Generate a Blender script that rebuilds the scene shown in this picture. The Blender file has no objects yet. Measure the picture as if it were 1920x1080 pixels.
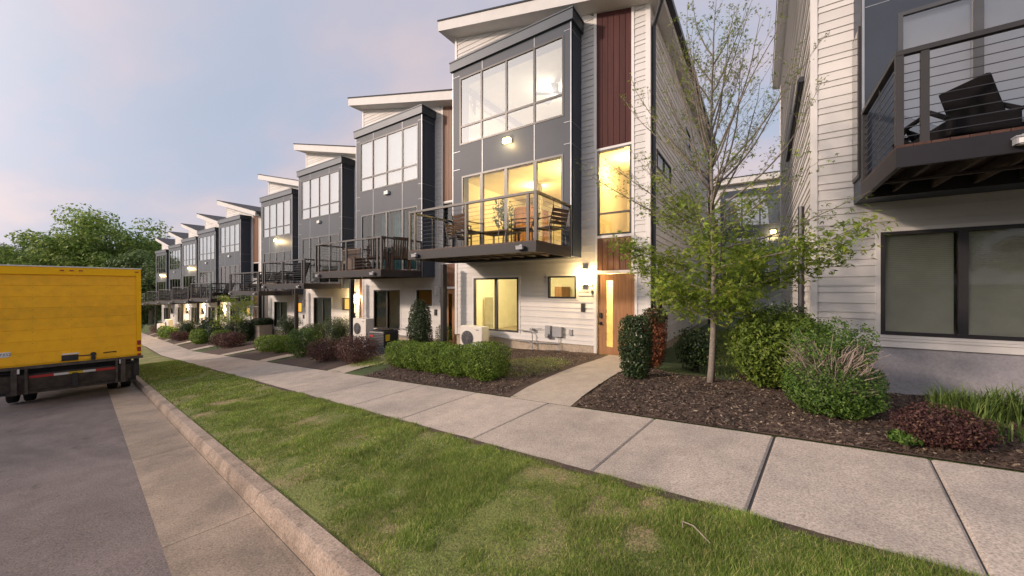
import bpy, math, random
import numpy as np
from mathutils import Vector, Matrix

S = bpy.context.scene
COL = S.collection
R = math.radians

# ---------------------------------------------------------------- camera, sky, sun, exposure
cam_d = bpy.data.cameras.new("camera")
cam = bpy.data.objects.new("camera", cam_d); COL.objects.link(cam)
cam_d.sensor_width = 36.0
cam_d.lens = 36.0 * 692.0 / 1920.0
cam_d.shift_y = 2.0 / 1920.0
cam_d.clip_start = 0.05; cam_d.clip_end = 3000
cam.location = (0, 0, 1.75)
cam.rotation_euler = (R(90), 0, R(90) - math.atan2(1030, 692))
S.camera = cam

SUN_EL, TO_SUN = 20.0, (-1.0, -1.24)
CLOUD_BASE, CLOUD_GLOW = 4.7, 17.0
sun_az = math.atan2(TO_SUN[0], TO_SUN[1])            # clockwise from +Y
W = bpy.data.worlds.new("World"); S.world = W; W.use_nodes = True
nt = W.node_tree; nt.nodes.clear()
def wn(t, **k):
    n = nt.nodes.new(t)
    for a, b in k.items(): setattr(n, a, b)
    return n
wl = nt.links.new
sky = wn('ShaderNodeTexSky', sky_type='NISHITA', sun_disc=False)
sky.sun_elevation = R(SUN_EL); sky.sun_rotation = sun_az
sky.air_density = 1.0; sky.dust_density = 2.0; sky.ozone_density = 2.0
tc = wn('ShaderNodeTexCoord')
sep = wn('ShaderNodeSeparateXYZ'); wl(tc.outputs['Generated'], sep.inputs[0])
zc = wn('ShaderNodeMath', operation='MAXIMUM'); wl(sep.outputs[2], zc.inputs[0]); zc.inputs[1].default_value = 0.0
za = wn('ShaderNodeMath', operation='ADD'); wl(zc.outputs[0], za.inputs[0]); za.inputs[1].default_value = 0.22
dx = wn('ShaderNodeMath', operation='DIVIDE'); wl(sep.outputs[0], dx.inputs[0]); wl(za.outputs[0], dx.inputs[1])
dy = wn('ShaderNodeMath', operation='DIVIDE'); wl(sep.outputs[1], dy.inputs[0]); wl(za.outputs[0], dy.inputs[1])
cmb = wn('ShaderNodeCombineXYZ'); wl(dx.outputs[0], cmb.inputs[0]); wl(dy.outputs[0], cmb.inputs[1])
mp = wn('ShaderNodeMapping'); wl(cmb.outputs[0], mp.inputs[0]); mp.inputs['Scale'].default_value = (0.55, 0.9, 1)
mp.inputs['Rotation'].default_value = (0, 0, R(-25)); mp.inputs['Location'].default_value = (3.1, 1.7, 0)
nz = wn('ShaderNodeTexNoise'); wl(mp.outputs[0], nz.inputs['Vector'])
nz.inputs['Scale'].default_value = 1.15; nz.inputs['Detail'].default_value = 7; nz.inputs['Roughness'].default_value = 0.52; nz.inputs['Distortion'].default_value = 0.5
rmp = wn('ShaderNodeValToRGB'); wl(nz.outputs[0], rmp.inputs[0])
rmp.color_ramp.elements[0].position = 0.36; rmp.color_ramp.elements[0].color = (0.90, 0.90, 0.90, 1)
rmp.color_ramp.elements[1].position = 0.62; rmp.color_ramp.elements[1].color = (0.95, 0.95, 0.95, 1)
# a second, finer noise tints the cloud bank from lavender to pink
nz2 = wn('ShaderNodeTexNoise'); wl(mp.outputs[0], nz2.inputs['Vector']); nz2.inputs['Scale'].default_value = 1.9; nz2.inputs['Detail'].default_value = 5
cr2 = wn('ShaderNodeValToRGB'); wl(nz2.outputs[0], cr2.inputs[0])
e2 = cr2.color_ramp.elements; e2.new(0.5); e2.new(0.58)
for el, (p, c) in zip(e2, [(0.36, (0.58, 0.645, 0.79, 1)), (0.46, (0.61, 0.66, 0.80, 1)), (0.55, (0.70, 0.67, 0.78, 1)), (0.66, (0.86, 0.73, 0.76, 1))]): el.position = p; el.color = c
hsv = wn('ShaderNodeMixRGB', blend_type='MULTIPLY'); hsv.inputs[0].default_value = 1; wl(sky.outputs[0], hsv.inputs[1]); hsv.inputs[2].default_value = (0.9, 1.0, 1.12, 1)
mixc = wn('ShaderNodeMixRGB'); wl(rmp.outputs[0], mixc.inputs[0]); wl(hsv.outputs[0], mixc.inputs[1]); 
# clouds nearer the low sun are lit more strongly
sd = wn('ShaderNodeVectorMath', operation='DOT_PRODUCT'); wl(tc.outputs['Generated'], sd.inputs[0])
sd.inputs[1].default_value = (TO_SUN[0]/1.593, TO_SUN[1]/1.593, 0.25)
s0 = wn('ShaderNodeMath', operation='MAXIMUM'); wl(sd.outputs['Value'], s0.inputs[0]); s0.inputs[1].default_value = 0.0
sp = wn('ShaderNodeMath', operation='POWER'); wl(s0.outputs[0], sp.inputs[0]); sp.inputs[1].default_value = 6.0
cl = wn('ShaderNodeVectorMath', operation='SCALE'); wl(cr2.outputs[0], cl.inputs[0]); cl.inputs['Scale'].default_value = CLOUD_BASE
gw = wn('ShaderNodeVectorMath', operation='SCALE'); gw.inputs[0].default_value = (0.92, 0.79, 0.70); 
sg_ = wn('ShaderNodeMath', operation='MULTIPLY'); wl(sp.outputs[0], sg_.inputs[0]); sg_.inputs[1].default_value = CLOUD_GLOW; wl(sg_.outputs[0], gw.inputs['Scale'])
ad_ = wn('ShaderNodeVectorMath', operation='ADD'); wl(cl.outputs[0], ad_.inputs[0]); wl(gw.outputs[0], ad_.inputs[1])
wl(ad_.outputs[0], mixc.inputs[2])
bg = wn('ShaderNodeBackground'); wl(mixc.outputs[0], bg.inputs[0]); bg.inputs[1].default_value = 0.13
ow = wn('ShaderNodeOutputWorld'); wl(bg.outputs[0], ow.inputs[0])

sun_d = bpy.data.lights.new("sun", 'SUN'); sun_d.energy = 2.3; sun_d.angle = R(4); sun_d.color = (1.0, 0.77, 0.61)
sun = bpy.data.objects.new("sun", sun_d); COL.objects.link(sun)
hl = math.hypot(*TO_SUN)
tv = Vector((TO_SUN[0]/hl*math.cos(R(SUN_EL)), TO_SUN[1]/hl*math.cos(R(SUN_EL)), math.sin(R(SUN_EL))))
sun.rotation_euler = tv.to_track_quat('Z', 'Y').to_euler()

S.view_settings.view_transform = 'Standard'; S.view_settings.look = 'None'
S.view_settings.exposure = 0.47; S.view_settings.gamma = 1.0
S.cycles.use_denoising = True
S.cycles.max_bounces = 8; S.cycles.transparent_max_bounces = 24
S.cycles.sample_clamp_indirect = 6.0

# ---------------------------------------------------------------- helpers
def tag(o, label=None, cat=None, group=None, kind=None):
    if label: o['label'] = label
    if cat: o['category'] = cat
    if group: o['group'] = group
    if kind: o['kind'] = kind
    return o

def link(name, data, parent=None):
    o = bpy.data.objects.new(name, data); COL.objects.link(o)
    if parent is not None: o.parent = parent
    return o

def empty(name, loc, rz=0.0, label=None, cat=None, group=None):
    o = bpy.data.objects.new(name, None); COL.objects.link(o)
    o.location = loc; o.rotation_euler = (0, 0, rz); o.empty_display_size = 0.2
    return tag(o, label, cat, group)

def copy_tree(o, parent=None):
    c = o.copy(); COL.objects.link(c)
    if parent is not None: c.parent = parent
    for ch in o.children: copy_tree(ch, c)
    return c

class MB:
    def __init__(s): s.v = []; s.f = []
    def quad(s, a, b, c, d):
        i = len(s.v); s.v += [a, b, c, d]; s.f.append((i, i+1, i+2, i+3)); return s
    def poly(s, pts):
        i = len(s.v); s.v += list(pts); s.f.append(tuple(range(i, i+len(pts)))); return s
    def box(s, x0, x1, y0, y1, z0, z1):
        i = len(s.v)
        s.v += [(x0,y0,z0),(x1,y0,z0),(x1,y1,z0),(x0,y1,z0),(x0,y0,z1),(x1,y0,z1),(x1,y1,z1),(x0,y1,z1)]
        s.f += [tuple(i+k for k in q) for q in ((0,3,2,1),(4,5,6,7),(0,1,5,4),(1,2,6,5),(2,3,7,6),(3,0,4,7))]; return s
    def obox(s, c, ax, ay, az, hx, hy, hz):
        """box with free axes, for tilted pieces"""
        c, ax, ay, az = Vector(c), Vector(ax).normalized()*hx, Vector(ay).normalized()*hy, Vector(az).normalized()*hz
        i = len(s.v)
        for sz in (-1, 1):
            for sx, sy in ((-1,-1),(1,-1),(1,1),(-1,1)): s.v.append(tuple(c+ax*sx+ay*sy+az*sz))
        s.f += [tuple(i+k for k in q) for q in ((0,3,2,1),(4,5,6,7),(0,1,5,4),(1,2,6,5),(2,3,7,6),(3,0,4,7))]; return s
    def tube(s, pts, rad, n=8, caps=True):
        pts = [Vector(p) for p in pts]
        rr = rad if isinstance(rad, (list, tuple)) else [rad]*len(pts)
        base = len(s.v); prev = None
        for k, p in enumerate(pts):
            d = (pts[min(k+1, len(pts)-1)] - pts[max(k-1, 0)])
            if d.length < 1e-9: d = Vector((0,0,1))
            d.normalize()
            if prev is None:
                u = d.orthogonal().normalized()
            else:
                u = (prev - d*prev.dot(d))
                u = u.normalized() if u.length > 1e-6 else d.orthogonal().normalized()
            prev = u; w = d.cross(u)
            for j in range(n):
                a = 2*math.pi*j/n
                s.v.append(tuple(p + (u*math.cos(a) + w*math.sin(a))*rr[k]))
        for k in range(len(pts)-1):
            for j in range(n):
                a = base+k*n+j; b = base+k*n+(j+1) % n
                s.f.append((a, b, b+n, a+n))
        if caps and n > 2:
            s.f.append(tuple(base+j for j in reversed(range(n))))
            s.f.append(tuple(base+(len(pts)-1)*n+j for j in range(n)))
        return s
    def cyl(s, c, r, h, axis='z', n=20):
        c = Vector(c); d = {'x': Vector((h,0,0)), 'y': Vector((0,h,0)), 'z': Vector((0,0,h))}[axis]
        return s.tube([c, c+d], r, n)
    def mesh(s, name, m, smooth=False):
        me = bpy.data.meshes.new(name); me.from_pydata(s.v, [], s.f)
        for mm in (m if isinstance(m, (list, tuple)) else [m]): me.materials.append(mm)
        if smooth: me.polygons.foreach_set('use_smooth', [True]*len(me.polygons))
        me.update(); return me
    def split(s, name, m):
        """one mesh per box"""
        out = []
        for i in range(0, len(s.f), 6):
            q = MB(); base = 8*(i//6); q.v = s.v[base:base+8]; q.f = [tuple(k-base for k in f) for f in s.f[i:i+6]]; out.append(q.mesh(name, m))
        return out
    def build(s, name, m, parent=None, smooth=False):
        return link(name, s.mesh(name, m, smooth), parent)

def bevel(o, w=0.01, seg=2):
    b = o.modifiers.new('bevel', 'BEVEL'); b.width = w; b.segments = seg; b.limit_method = 'ANGLE'; b.angle_limit = R(40)
    return o

def arr_mesh(name, V, F, m):
    """V (n,3) array, F (k,4) or (k,3) array -> mesh"""
    me = bpy.data.meshes.new(name)
    V = np.ascontiguousarray(V, dtype=np.float32); F = np.ascontiguousarray(F, dtype=np.int32)
    k = F.shape[1]
    me.vertices.add(len(V)); me.vertices.foreach_set('co', V.ravel())
    me.loops.add(F.size); me.loops.foreach_set('vertex_index', F.ravel())
    me.polygons.add(len(F)); me.polygons.foreach_set('loop_start', np.arange(0, F.size, k, dtype=np.int32))
    me.polygons.foreach_set('loop_total', np.full(len(F), k, dtype=np.int32))
    for mm in (m if isinstance(m, (list, tuple)) else [m]): me.materials.append(mm)
    me.update(); me.validate(); return me

# value noise in numpy (for blade density, clumps, bumps)
_rs = np.random.RandomState(5); _T = _rs.rand(64, 64)
def vnoise(x, y, sc=1.0):
    x = np.asarray(x, float)*sc + 100; y = np.asarray(y, float)*sc + 100
    xi = np.floor(x).astype(int); yi = np.floor(y).astype(int); fx = x-xi; fy = y-yi
    fx = fx*fx*(3-2*fx); fy = fy*fy*(3-2*fy)
    g = lambda a, b: _T[a % 64, b % 64]
    return (g(xi,yi)*(1-fx)+g(xi+1,yi)*fx)*(1-fy)+(g(xi,yi+1)*(1-fx)+g(xi+1,yi+1)*fx)*fy

# ---------------------------------------------------------------- materials
MATS = {}
def node_mat(name):
    m = bpy.data.materials.new(name); m.use_nodes = True
    t = m.node_tree; b = t.nodes['Principled BSDF']
    MATS[name] = m
    return m, t, b
def N(t, typ, **k):
    n = t.nodes.new(typ)
    for a, b in k.items(): setattr(n, a, b)
    return n
def ramp(t, src, stops):
    r = N(t, 'ShaderNodeValToRGB'); t.links.new(src, r.inputs[0])
    e = r.color_ramp.elements
    while len(e) < len(stops): e.new(0.5)
    for el, (p, c) in zip(e, stops): el.position = p; el.color = (*c, 1) if len(c) == 3 else c
    return r.outputs[0]
def noise(t, sc, det=4, rough=0.55, vec=None, dist=0.0, scale3=None):
    n = N(t, 'ShaderNodeTexNoise'); n.inputs['Scale'].default_value = sc; n.inputs['Detail'].default_value = det
    n.inputs['Roughness'].default_value = rough; n.inputs['Distortion'].default_value = dist
    if vec is None:
        c = N(t, 'ShaderNodeTexCoord'); vec = c.outputs['Object']
    if scale3:
        mpn = N(t, 'ShaderNodeMapping'); t.links.new(vec, mpn.inputs[0]); mpn.inputs['Scale'].default_value = scale3; vec = mpn.outputs[0]
    t.links.new(vec, n.inputs['Vector']); return n.outputs[0]
def mix(t, fac, a, b, mode='MIX'):
    n = N(t, 'ShaderNodeMixRGB', blend_type=mode)
    for i, v in ((0, fac), (1, a), (2, b)):
        if hasattr(v, 'is_linked') or hasattr(v, 'node'): t.links.new(v, n.inputs[i])
        elif i == 0: n.inputs[0].default_value = v
        else: n.inputs[i].default_value = (*v, 1)
    return n.outputs[0]
def bump(t, b, h, dist=0.01, st=0.5):
    n = N(t, 'ShaderNodeBump'); n.inputs['Distance'].default_value = dist; n.inputs['Strength'].default_value = st
    t.links.new(h, n.inputs['Height']); t.links.new(n.outputs[0], b.inputs['Normal'])
def plain(name, col, rough=0.6, metal=0.0, var=0.12, sc=3.0, bmp=0.0, spec=0.5):
    """paint or metal with mild unevenness"""
    m, t, b = node_mat(name)
    n1 = noise(t, sc, 5, 0.6)
    lo = tuple(c*(1-var) for c in col); hi = tuple(min(1, c*(1+var)) for c in col)
    t.links.new(ramp(t, n1, [(0.3, lo), (0.7, hi)]), b.inputs['Base Color'])
    b.inputs['Roughness'].default_value = rough; b.inputs['Metallic'].default_value = metal
    b.inputs['Specular IOR Level'].default_value = spec
    if bmp: bump(t, b, noise(t, sc*18, 3), 0.004, bmp)
    return m
def emit(name, col, st):
    m, t, b = node_mat(name)
    b.inputs['Base Color'].default_value = (*[min(.8, c) for c in col], 1)
    b.inputs['Emission Color'].default_value = (*col, 1); b.inputs['Emission Strength'].default_value = st
    return m
def stained(name, col, dirt, rough=0.9, sc=0.8, fine=60, amt=0.6, bmp=0.35, dirtpos=(0.5, 0.75), grain=1.0):
    """concrete and asphalt: large stains over fine aggregate"""
    m, t, b = node_mat(name)
    big = noise(t, sc, 6, 0.62, dist=0.3)
    base = mix(t, ramp(t, big, [(dirtpos[0], (0,0,0)), (dirtpos[1], (amt,)*3)]), col, dirt)
    fn = noise(t, fine, 3, 0.7)
    sp = ramp(t, fn, [(0.30, (1-.32*grain,)*3), (0.5, (1.0,)*3), (0.70, (1+.26*grain,)*3)])
    base = mix(t, 1.0, base, sp, 'MULTIPLY')
    md = noise(t, sc*5, 5, 0.6)
    base = mix(t, 1.0, base, ramp(t, md, [(0.3, (0.87,)*3), (0.7, (1.08,)*3)]), 'MULTIPLY')
    gi = N(t, 'ShaderNodeNewGeometry')
    base = mix(t, 1.0, base, ramp(t, gi.outputs['Random Per Island'], [(0.0, (.90,)*3), (1.0, (1.06,)*3)]), 'MULTIPLY')
    if name == 'worn asphalt':       # oil spots and scraps of dirt
        base = mix(t, 1.0, base, ramp(t, noise(t, 5.0, 3, 0.5), [(0.66, (1.0,)*3), (0.74, (0.62,)*3)]), 'MULTIPLY')
        base = mix(t, 1.0, base, ramp(t, noise(t, 1.1, 2, 0.5, dist=2.0, scale3=(.3, 1, 1)), [(0.35, (0.86,)*3), (0.6, (1.08,)*3)]), 'MULTIPLY')
    t.links.new(base, b.inputs['Base Color']); b.inputs['Roughness'].default_value = rough
    bump(t, b, fn, 0.004, bmp); return m
def wood(name, a, c, rough=0.5, axis='z', sc=9.0):
    m, t, b = node_mat(name)
    s3 = {'z': (1, 1, 0.06), 'x': (0.06, 1, 1), 'y': (1, 0.06, 1)}[axis]
    g = noise(t, sc, 8, 0.62, dist=0.8, scale3=s3)
    g2 = noise(t, sc*6, 4, 0.6, scale3=s3)
    colr = ramp(t, g, [(0.3, a), (0.68, c)])
    colr = mix(t, 1.0, colr, ramp(t, g2, [(0.3, (0.78,)*3), (0.65, (1.05,)*3)]), 'MULTIPLY')
    rnd = N(t, 'ShaderNodeNewGeometry')
    colr = mix(t, 1.0, colr, ramp(t, rnd.outputs['Random Per Island'], [(0.0, (0.8,)*3), (1.0, (1.12,)*3)]), 'MULTIPLY')
    t.links.new(colr, b.inputs['Base Color']); b.inputs['Roughness'].default_value = rough; b.inputs['Specular IOR Level'].default_value = 0.3
    bump(t, b, g2, 0.003, 0.3); return m
def foliage(name, dark, lightc, third=None, rough=0.55, trans=0.3, clump=2.5, mid=0.75):
    m, t, b = node_mat(name)
    g = N(t, 'ShaderNodeNewGeometry')
    stops = [(0.0, dark), (mid, lightc)] + ([(1.0, third)] if third else [])
    c = ramp(t, g.outputs['Random Per Island'], stops)
    c = mix(t, 1.0, c, ramp(t, noise(t, clump, 5, 0.65), [(0.3, (0.66,)*3), (0.7, (1.28,)*3)]), 'MULTIPLY')
    t.links.new(c, b.inputs['Base Color']); b.inputs['Roughness'].default_value = rough
    b.inputs['Specular IOR Level'].default_value = 0.3
    tr = N(t, 'ShaderNodeBsdfTranslucent'); t.links.new(c, tr.inputs['Color'])
    mx = N(t, 'ShaderNodeMixShader'); mx.inputs[0].default_value = trans
    t.links.new(b.outputs[0], mx.inputs[1]); t.links.new(tr.outputs[0], mx.inputs[2])
    t.links.new(mx.outputs[0], t.nodes['Material Output'].inputs[0]); return m

def glass(name, tint=(0.85, 0.9, 0.9), base=0.1, power=1.0):
    m, t, b = node_mat(name); t.nodes.remove(b)
    fr = N(t, 'ShaderNodeFresnel'); fr.inputs['IOR'].default_value = 1.55
    ad = N(t, 'ShaderNodeMath', operation='MULTIPLY_ADD'); t.links.new(fr.outputs[0], ad.inputs[0]); ad.inputs[1].default_value = power; ad.inputs[2].default_value = base
    ad.use_clamp = True
    gl = N(t, 'ShaderNodeBsdfGlossy'); gl.inputs['Roughness'].default_value = 0.015
    # old panes are never quite flat
    bp = N(t, 'ShaderNodeBump'); bp.inputs['Distance'].default_value = 0.02; bp.inputs['Strength'].default_value = 0.06
    t.links.new(noise(t, 1.4, 2), bp.inputs['Height']); t.links.new(bp.outputs[0], gl.inputs['Normal'])
    tr = N(t, 'ShaderNodeBsdfTransparent'); tr.inputs[0].default_value = (*tint, 1)
    mx = N(t, 'ShaderNodeMixShader'); t.links.new(ad.outputs[0], mx.inputs[0]); t.links.new(tr.outputs[0], mx.inputs[1]); t.links.new(gl.outputs[0], mx.inputs[2])
    t.links.new(mx.outputs[0], t.nodes['Material Output'].inputs[0]); return m

# painted lap siding: faint grain and per-board tone
def siding_mat(name, col):
    m, t, b = node_mat(name)
    g = N(t, 'ShaderNodeNewGeometry')
    c = mix(t, 1.0, col, ramp(t, g.outputs['Random Per Island'], [(0, (0.93,)*3), (1, (1.04,)*3)]), 'MULTIPLY')
    c = mix(t, 1.0, c, ramp(t, noise(t, 0.9, 6, 0.65, scale3=(1, 1, 0.35)), [(0.3, (0.88, 0.88, 0.87)), (0.65, (1.03,)*3)]), 'MULTIPLY')
    t.links.new(c, b.inputs['Base Color']); b.inputs['Roughness'].default_value = 0.55
    bump(t, b, noise(t, 26, 4, 0.6, scale3=(0.12, 0.12, 1)), 0.003, 0.35); return m

M_SIDE = siding_mat('white siding paint', (0.60, 0.585, 0.57))
M_TRIM = plain('white trim paint', (0.64, 0.625, 0.61), 0.5, var=0.05)
M_SOFF = plain('white soffit paint', (0.52, 0.51, 0.495), 0.6, var=0.05)
M_PANEL = plain('grey panel paint', (0.040, 0.052, 0.072), 0.5, spec=0.3, var=0.12, sc=1.2)
M_SEAM = plain('pale aluminium reglet', (0.30, 0.32, 0.35), 0.4, 0.4)
M_CAP = plain('slate grey coping metal', (0.045, 0.056, 0.070), 0.45, 0.3, sc=1.5)
M_FRAME = plain('black window frame', (0.022, 0.02, 0.022), 0.4)
M_GFRAME = plain('grey window frame', (0.06, 0.063, 0.07), 0.4)
M_BALC = plain('charcoal balcony steel', (0.016, 0.015, 0.019), 0.5, 0.0, spec=0.3)
M_UNDER = plain('dark stained joists', (0.045, 0.033, 0.028), 0.8, var=0.3)
M_RAIL = plain('bronze grey railing', (0.028, 0.026, 0.027), 0.45, 0.0)
M_CABLE = plain('steel cable', (0.10, 0.10, 0.105), 0.35, 0.8)
M_DECKW = wood('reddish deck boards', (0.05, 0.024, 0.018), (0.09, 0.045, 0.032), axis='y')
M_MAHOG = wood('mahogany cladding', (0.05, 0.013, 0.012), (0.078, 0.022, 0.02), 0.7)
M_BROWN = wood('brown cladding', (0.10, 0.045, 0.025), (0.21, 0.10, 0.055), 0.5)
M_DOOR = wood('oak veneer door', (0.24, 0.115, 0.05), (0.38, 0.20, 0.10), 0.45, sc=7)
M_ROOF = stained('charcoal shingles', (0.035, 0.038, 0.048), (0.055, 0.058, 0.068), 0.9, 2.0, 40, 0.6)
M_FOUND = stained('beige foundation parging', (0.42, 0.35, 0.27), (0.29, 0.25, 0.20), 0.9, 0.9, 30, 0.7, dirtpos=(0.42, 0.7))
M_FOUNDG = stained('grey foundation parging', (0.29, 0.285, 0.315), (0.34, 0.33, 0.33), 0.85, 0.5, 30, 0.6, grain=0.5)
M_PIPE = plain('dark downpipe', (0.03, 0.032, 0.04), 0.4, 0.3)
M_GLASS = glass('window glass', (0.86, 0.9, 0.88), 0.0, 1.0)
M_GLASSU = glass('upper window glass', (0.8, 0.85, 0.86), 0.22, 1.1)
M_GLASSD = glass('balcony door glass', (0.8, 0.86, 0.85), 0.0, 0.9)
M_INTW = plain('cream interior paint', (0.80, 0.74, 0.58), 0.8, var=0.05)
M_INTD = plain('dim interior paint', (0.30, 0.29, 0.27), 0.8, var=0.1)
M_BLINDW = plain('white roller blind', (0.78, 0.78, 0.80), 0.8, var=0.04)
M_BLINDT = plain('tan slat blind', (0.76, 0.71, 0.61), 0.6, var=0.1)
M_BLINDG = plain('grey green blind', (0.16, 0.18, 0.16), 0.7, var=0.2)
M_TEAL = plain('teal curtain cloth', (0.16, 0.34, 0.35), 0.8, var=0.25)
M_ORANGE = emit('orange glowing blind', (1.0, 0.42, 0.06), 1.1)  # blind glows by itself, in place of a room lamp behind it
M_YELBL = emit('yellow glowing blind', (1.0, 0.60, 0.16), 0.8)  # emission stands in for the lit room behind
M_RUST = plain('rust blind', (0.15, 0.05, 0.02), 0.7, var=0.3)
M_LAMP = emit('lamp glass', (1.0, 0.74, 0.36), 40.0)
M_FLOOD = emit('flood lamp glass lit', (1.0, 0.60, 0.22), 5.0)
M_FLOODOFF = plain('flood lamp glass off', (0.62, 0.62, 0.60), 0.3)
M_LEAN = plain('pale leaning board', (0.50, 0.46, 0.36), 0.7)
M_METER = plain('grey meter box', (0.30, 0.31, 0.33), 0.5)
M_BLACK = plain('black plastic', (0.012, 0.012, 0.013), 0.45)
M_NUM = plain('black numerals', (0.03, 0.03, 0.03), 0.4)
M_CONC = stained('sidewalk concrete', (0.47, 0.40, 0.34), (0.31, 0.27, 0.24), 0.9, 0.9, 75, 0.85, dirtpos=(0.42, 0.72), grain=1.5)
M_WALK = stained('walkway concrete', (0.42, 0.36, 0.295), (0.29, 0.25, 0.21), 0.9, 1.0, 75, 0.6)
M_KERB = stained('kerb concrete', (0.37, 0.29, 0.23), (0.17, 0.13, 0.10), 0.9, 2.2, 60, 0.85, dirtpos=(0.42, 0.68), grain=1.5)
M_GUT = stained('gutter concrete', (0.34, 0.265, 0.20), (0.20, 0.16, 0.125), 0.9, 1.1, 75, 1.0, dirtpos=(0.4, 0.7), grain=1.5)
M_ASPH = stained('worn asphalt', (0.138, 0.112, 0.108), (0.20, 0.165, 0.155), 0.92, 0.6, 80, 0.8, 0.8, grain=2.0)
M_JOINT = plain('joint filler', (0.05, 0.05, 0.052), 0.9)
M_MULCH = stained('bark mulch', (0.085, 0.056, 0.043), (0.04, 0.032, 0.029), 0.95, 2.2, 32, 1.0, 1.0)
M_CHIP = foliage('mulch chips', (0.022, 0.015, 0.012), (0.105, 0.071, 0.053), (0.34, 0.27, 0.20), 0.9, 0.0)
def lawn_mat(name, green, dry, lo, hi):
    m, t, b = node_mat(name)
    c = mix(t, ramp(t, noise(t, 1.1, 6, 0.6, dist=0.5), [(lo, (0,0,0)), (hi, (1,1,1))]), green, dry)
    c = mix(t, 1.0, c, ramp(t, noise(t, 60, 5, 0.8), [(0.36, (0.35,)*3), (0.64, (1.5,)*3)]), 'MULTIPLY')
    t.links.new(c, b.inputs['Base Color']); b.inputs['Roughness'].default_value = 0.95
    bump(t, b, noise(t, 70, 3), 0.02, 0.8); return m
M_SOIL = lawn_mat('lawn soil', (0.165, 0.19, 0.05), (0.34, 0.25, 0.14), 0.49, 0.66)
M_GRND = lawn_mat('rough grass ground', (0.055, 0.085, 0.025), (0.09, 0.10, 0.04), 0.5, 0.7)
M_GRASS = foliage('grass blades', (0.085, 0.165, 0.022), (0.255, 0.37, 0.06), (0.60, 0.54, 0.25), 0.6, 0.35, 2.2, mid=0.62)
M_BARK = stained('grey brown bark', (0.21, 0.18, 0.155), (0.12, 0.10, 0.085), 0.9, 6, 40, 0.8, 0.8)
M_TWIG = plain('pale dead twigs', (0.36, 0.29, 0.25), 0.9, var=0.3, sc=20)
M_STEM = plain('dark shrub stems', (0.07, 0.05, 0.035), 0.9, var=0.3)
L_HEDGE = foliage('bright boxwood leaves', (0.045, 0.09, 0.010), (0.16, 0.26, 0.03), (0.30, 0.40, 0.07))
L_DARK = foliage('dark holly leaves', (0.014, 0.028, 0.014), (0.045, 0.08, 0.026), (0.10, 0.15, 0.05), 0.35, 0.12)
L_BOX = foliage('boxwood leaves', (0.035, 0.08, 0.016), (0.10, 0.19, 0.03), (0.20, 0.30, 0.06), 0.5)
L_YEW = foliage('yew foliage', (0.055, 0.10, 0.012), (0.15, 0.22, 0.03), (0.25, 0.31, 0.06))
L_BARB = foliage('barberry leaves', (0.045, 0.02, 0.02), (0.115, 0.05, 0.05), (0.19, 0.11, 0.06))
L_RED = foliage('dead red brown leaves', (0.10, 0.03, 0.014), (0.26, 0.085, 0.035), (0.34, 0.15, 0.07))
L_MAPLE = foliage('young maple leaves', (0.10, 0.17, 0.02), (0.27, 0.37, 0.05), (0.46, 0.48, 0.09), 0.5, 0.42)
L_TREE = foliage('far tree leaves', (0.09, 0.16, 0.03), (0.25, 0.35, 0.075), (0.38, 0.45, 0.13), 0.6, 0.38, 0.4)
L_TREE2 = foliage('far dark tree leaves', (0.05, 0.09, 0.03), (0.13, 0.20, 0.06), (0.21, 0.27, 0.09), 0.6, 0.25, 0.4)
L_LIR = foliage('strap leaves', (0.06, 0.11, 0.02), (0.15, 0.23, 0.05), (0.25, 0.30, 0.09), 0.5, 0.3)
M_YEL = plain('truck yellow paint', (1.0, 0.52, 0.0), 0.5, spec=0.25, var=0.06, sc=0.8)
M_YEL2 = stained('truck yellow door', (1.0, 0.50, 0.0), (0.86, 0.40, 0.0), 0.55, 1.1, 24, 0.5, 0.03, (0.48, 0.75), grain=0.05)
M_STEEL = plain('worn galvanised steel', (0.085, 0.068, 0.055), 0.55, 0.4, var=0.4, sc=7)
M_DSTEEL = plain('dirty dark steel', (0.03, 0.026, 0.024), 0.6, 0.3, var=0.4, sc=6)
M_TYRE = plain('tyre rubber', (0.018, 0.018, 0.018), 0.85)
M_REDL = plain('red lamp lens', (0.30, 0.012, 0.01), 0.25)
M_REDT = plain('red reflective tape', (0.50, 0.05, 0.045), 0.4)
M_WHT = plain('white sticker', (0.72, 0.70, 0.66), 0.5)
M_AC = plain('ivory casing', (0.64, 0.61, 0.56), 0.5, var=0.08)
M_ACD = plain('charcoal condenser casing', (0.035, 0.036, 0.042), 0.45)
M_GRILL = plain('grey fan grille', (0.20, 0.20, 0.21), 0.5)
M_CHAIRW = wood('dark teak slats', (0.05, 0.028, 0.018), (0.11, 0.06, 0.035), axis='x')
M_ROCK = wood('weathered teak', (0.075, 0.045, 0.03), (0.13, 0.08, 0.052))
M_WICK = plain('black wicker', (0.009, 0.0085, 0.010), 0.85, var=0.5, sc=60, bmp=1.0, spec=0.15)
M_CUSH = plain('pale cushion', (0.55, 0.53, 0.50), 0.9)
M_PLANTER = plain('pale wood planter', (0.45, 0.39, 0.32), 0.8)
M_YTAG = plain('yellow tag', (0.7, 0.5, 0.03), 0.5)
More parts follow.
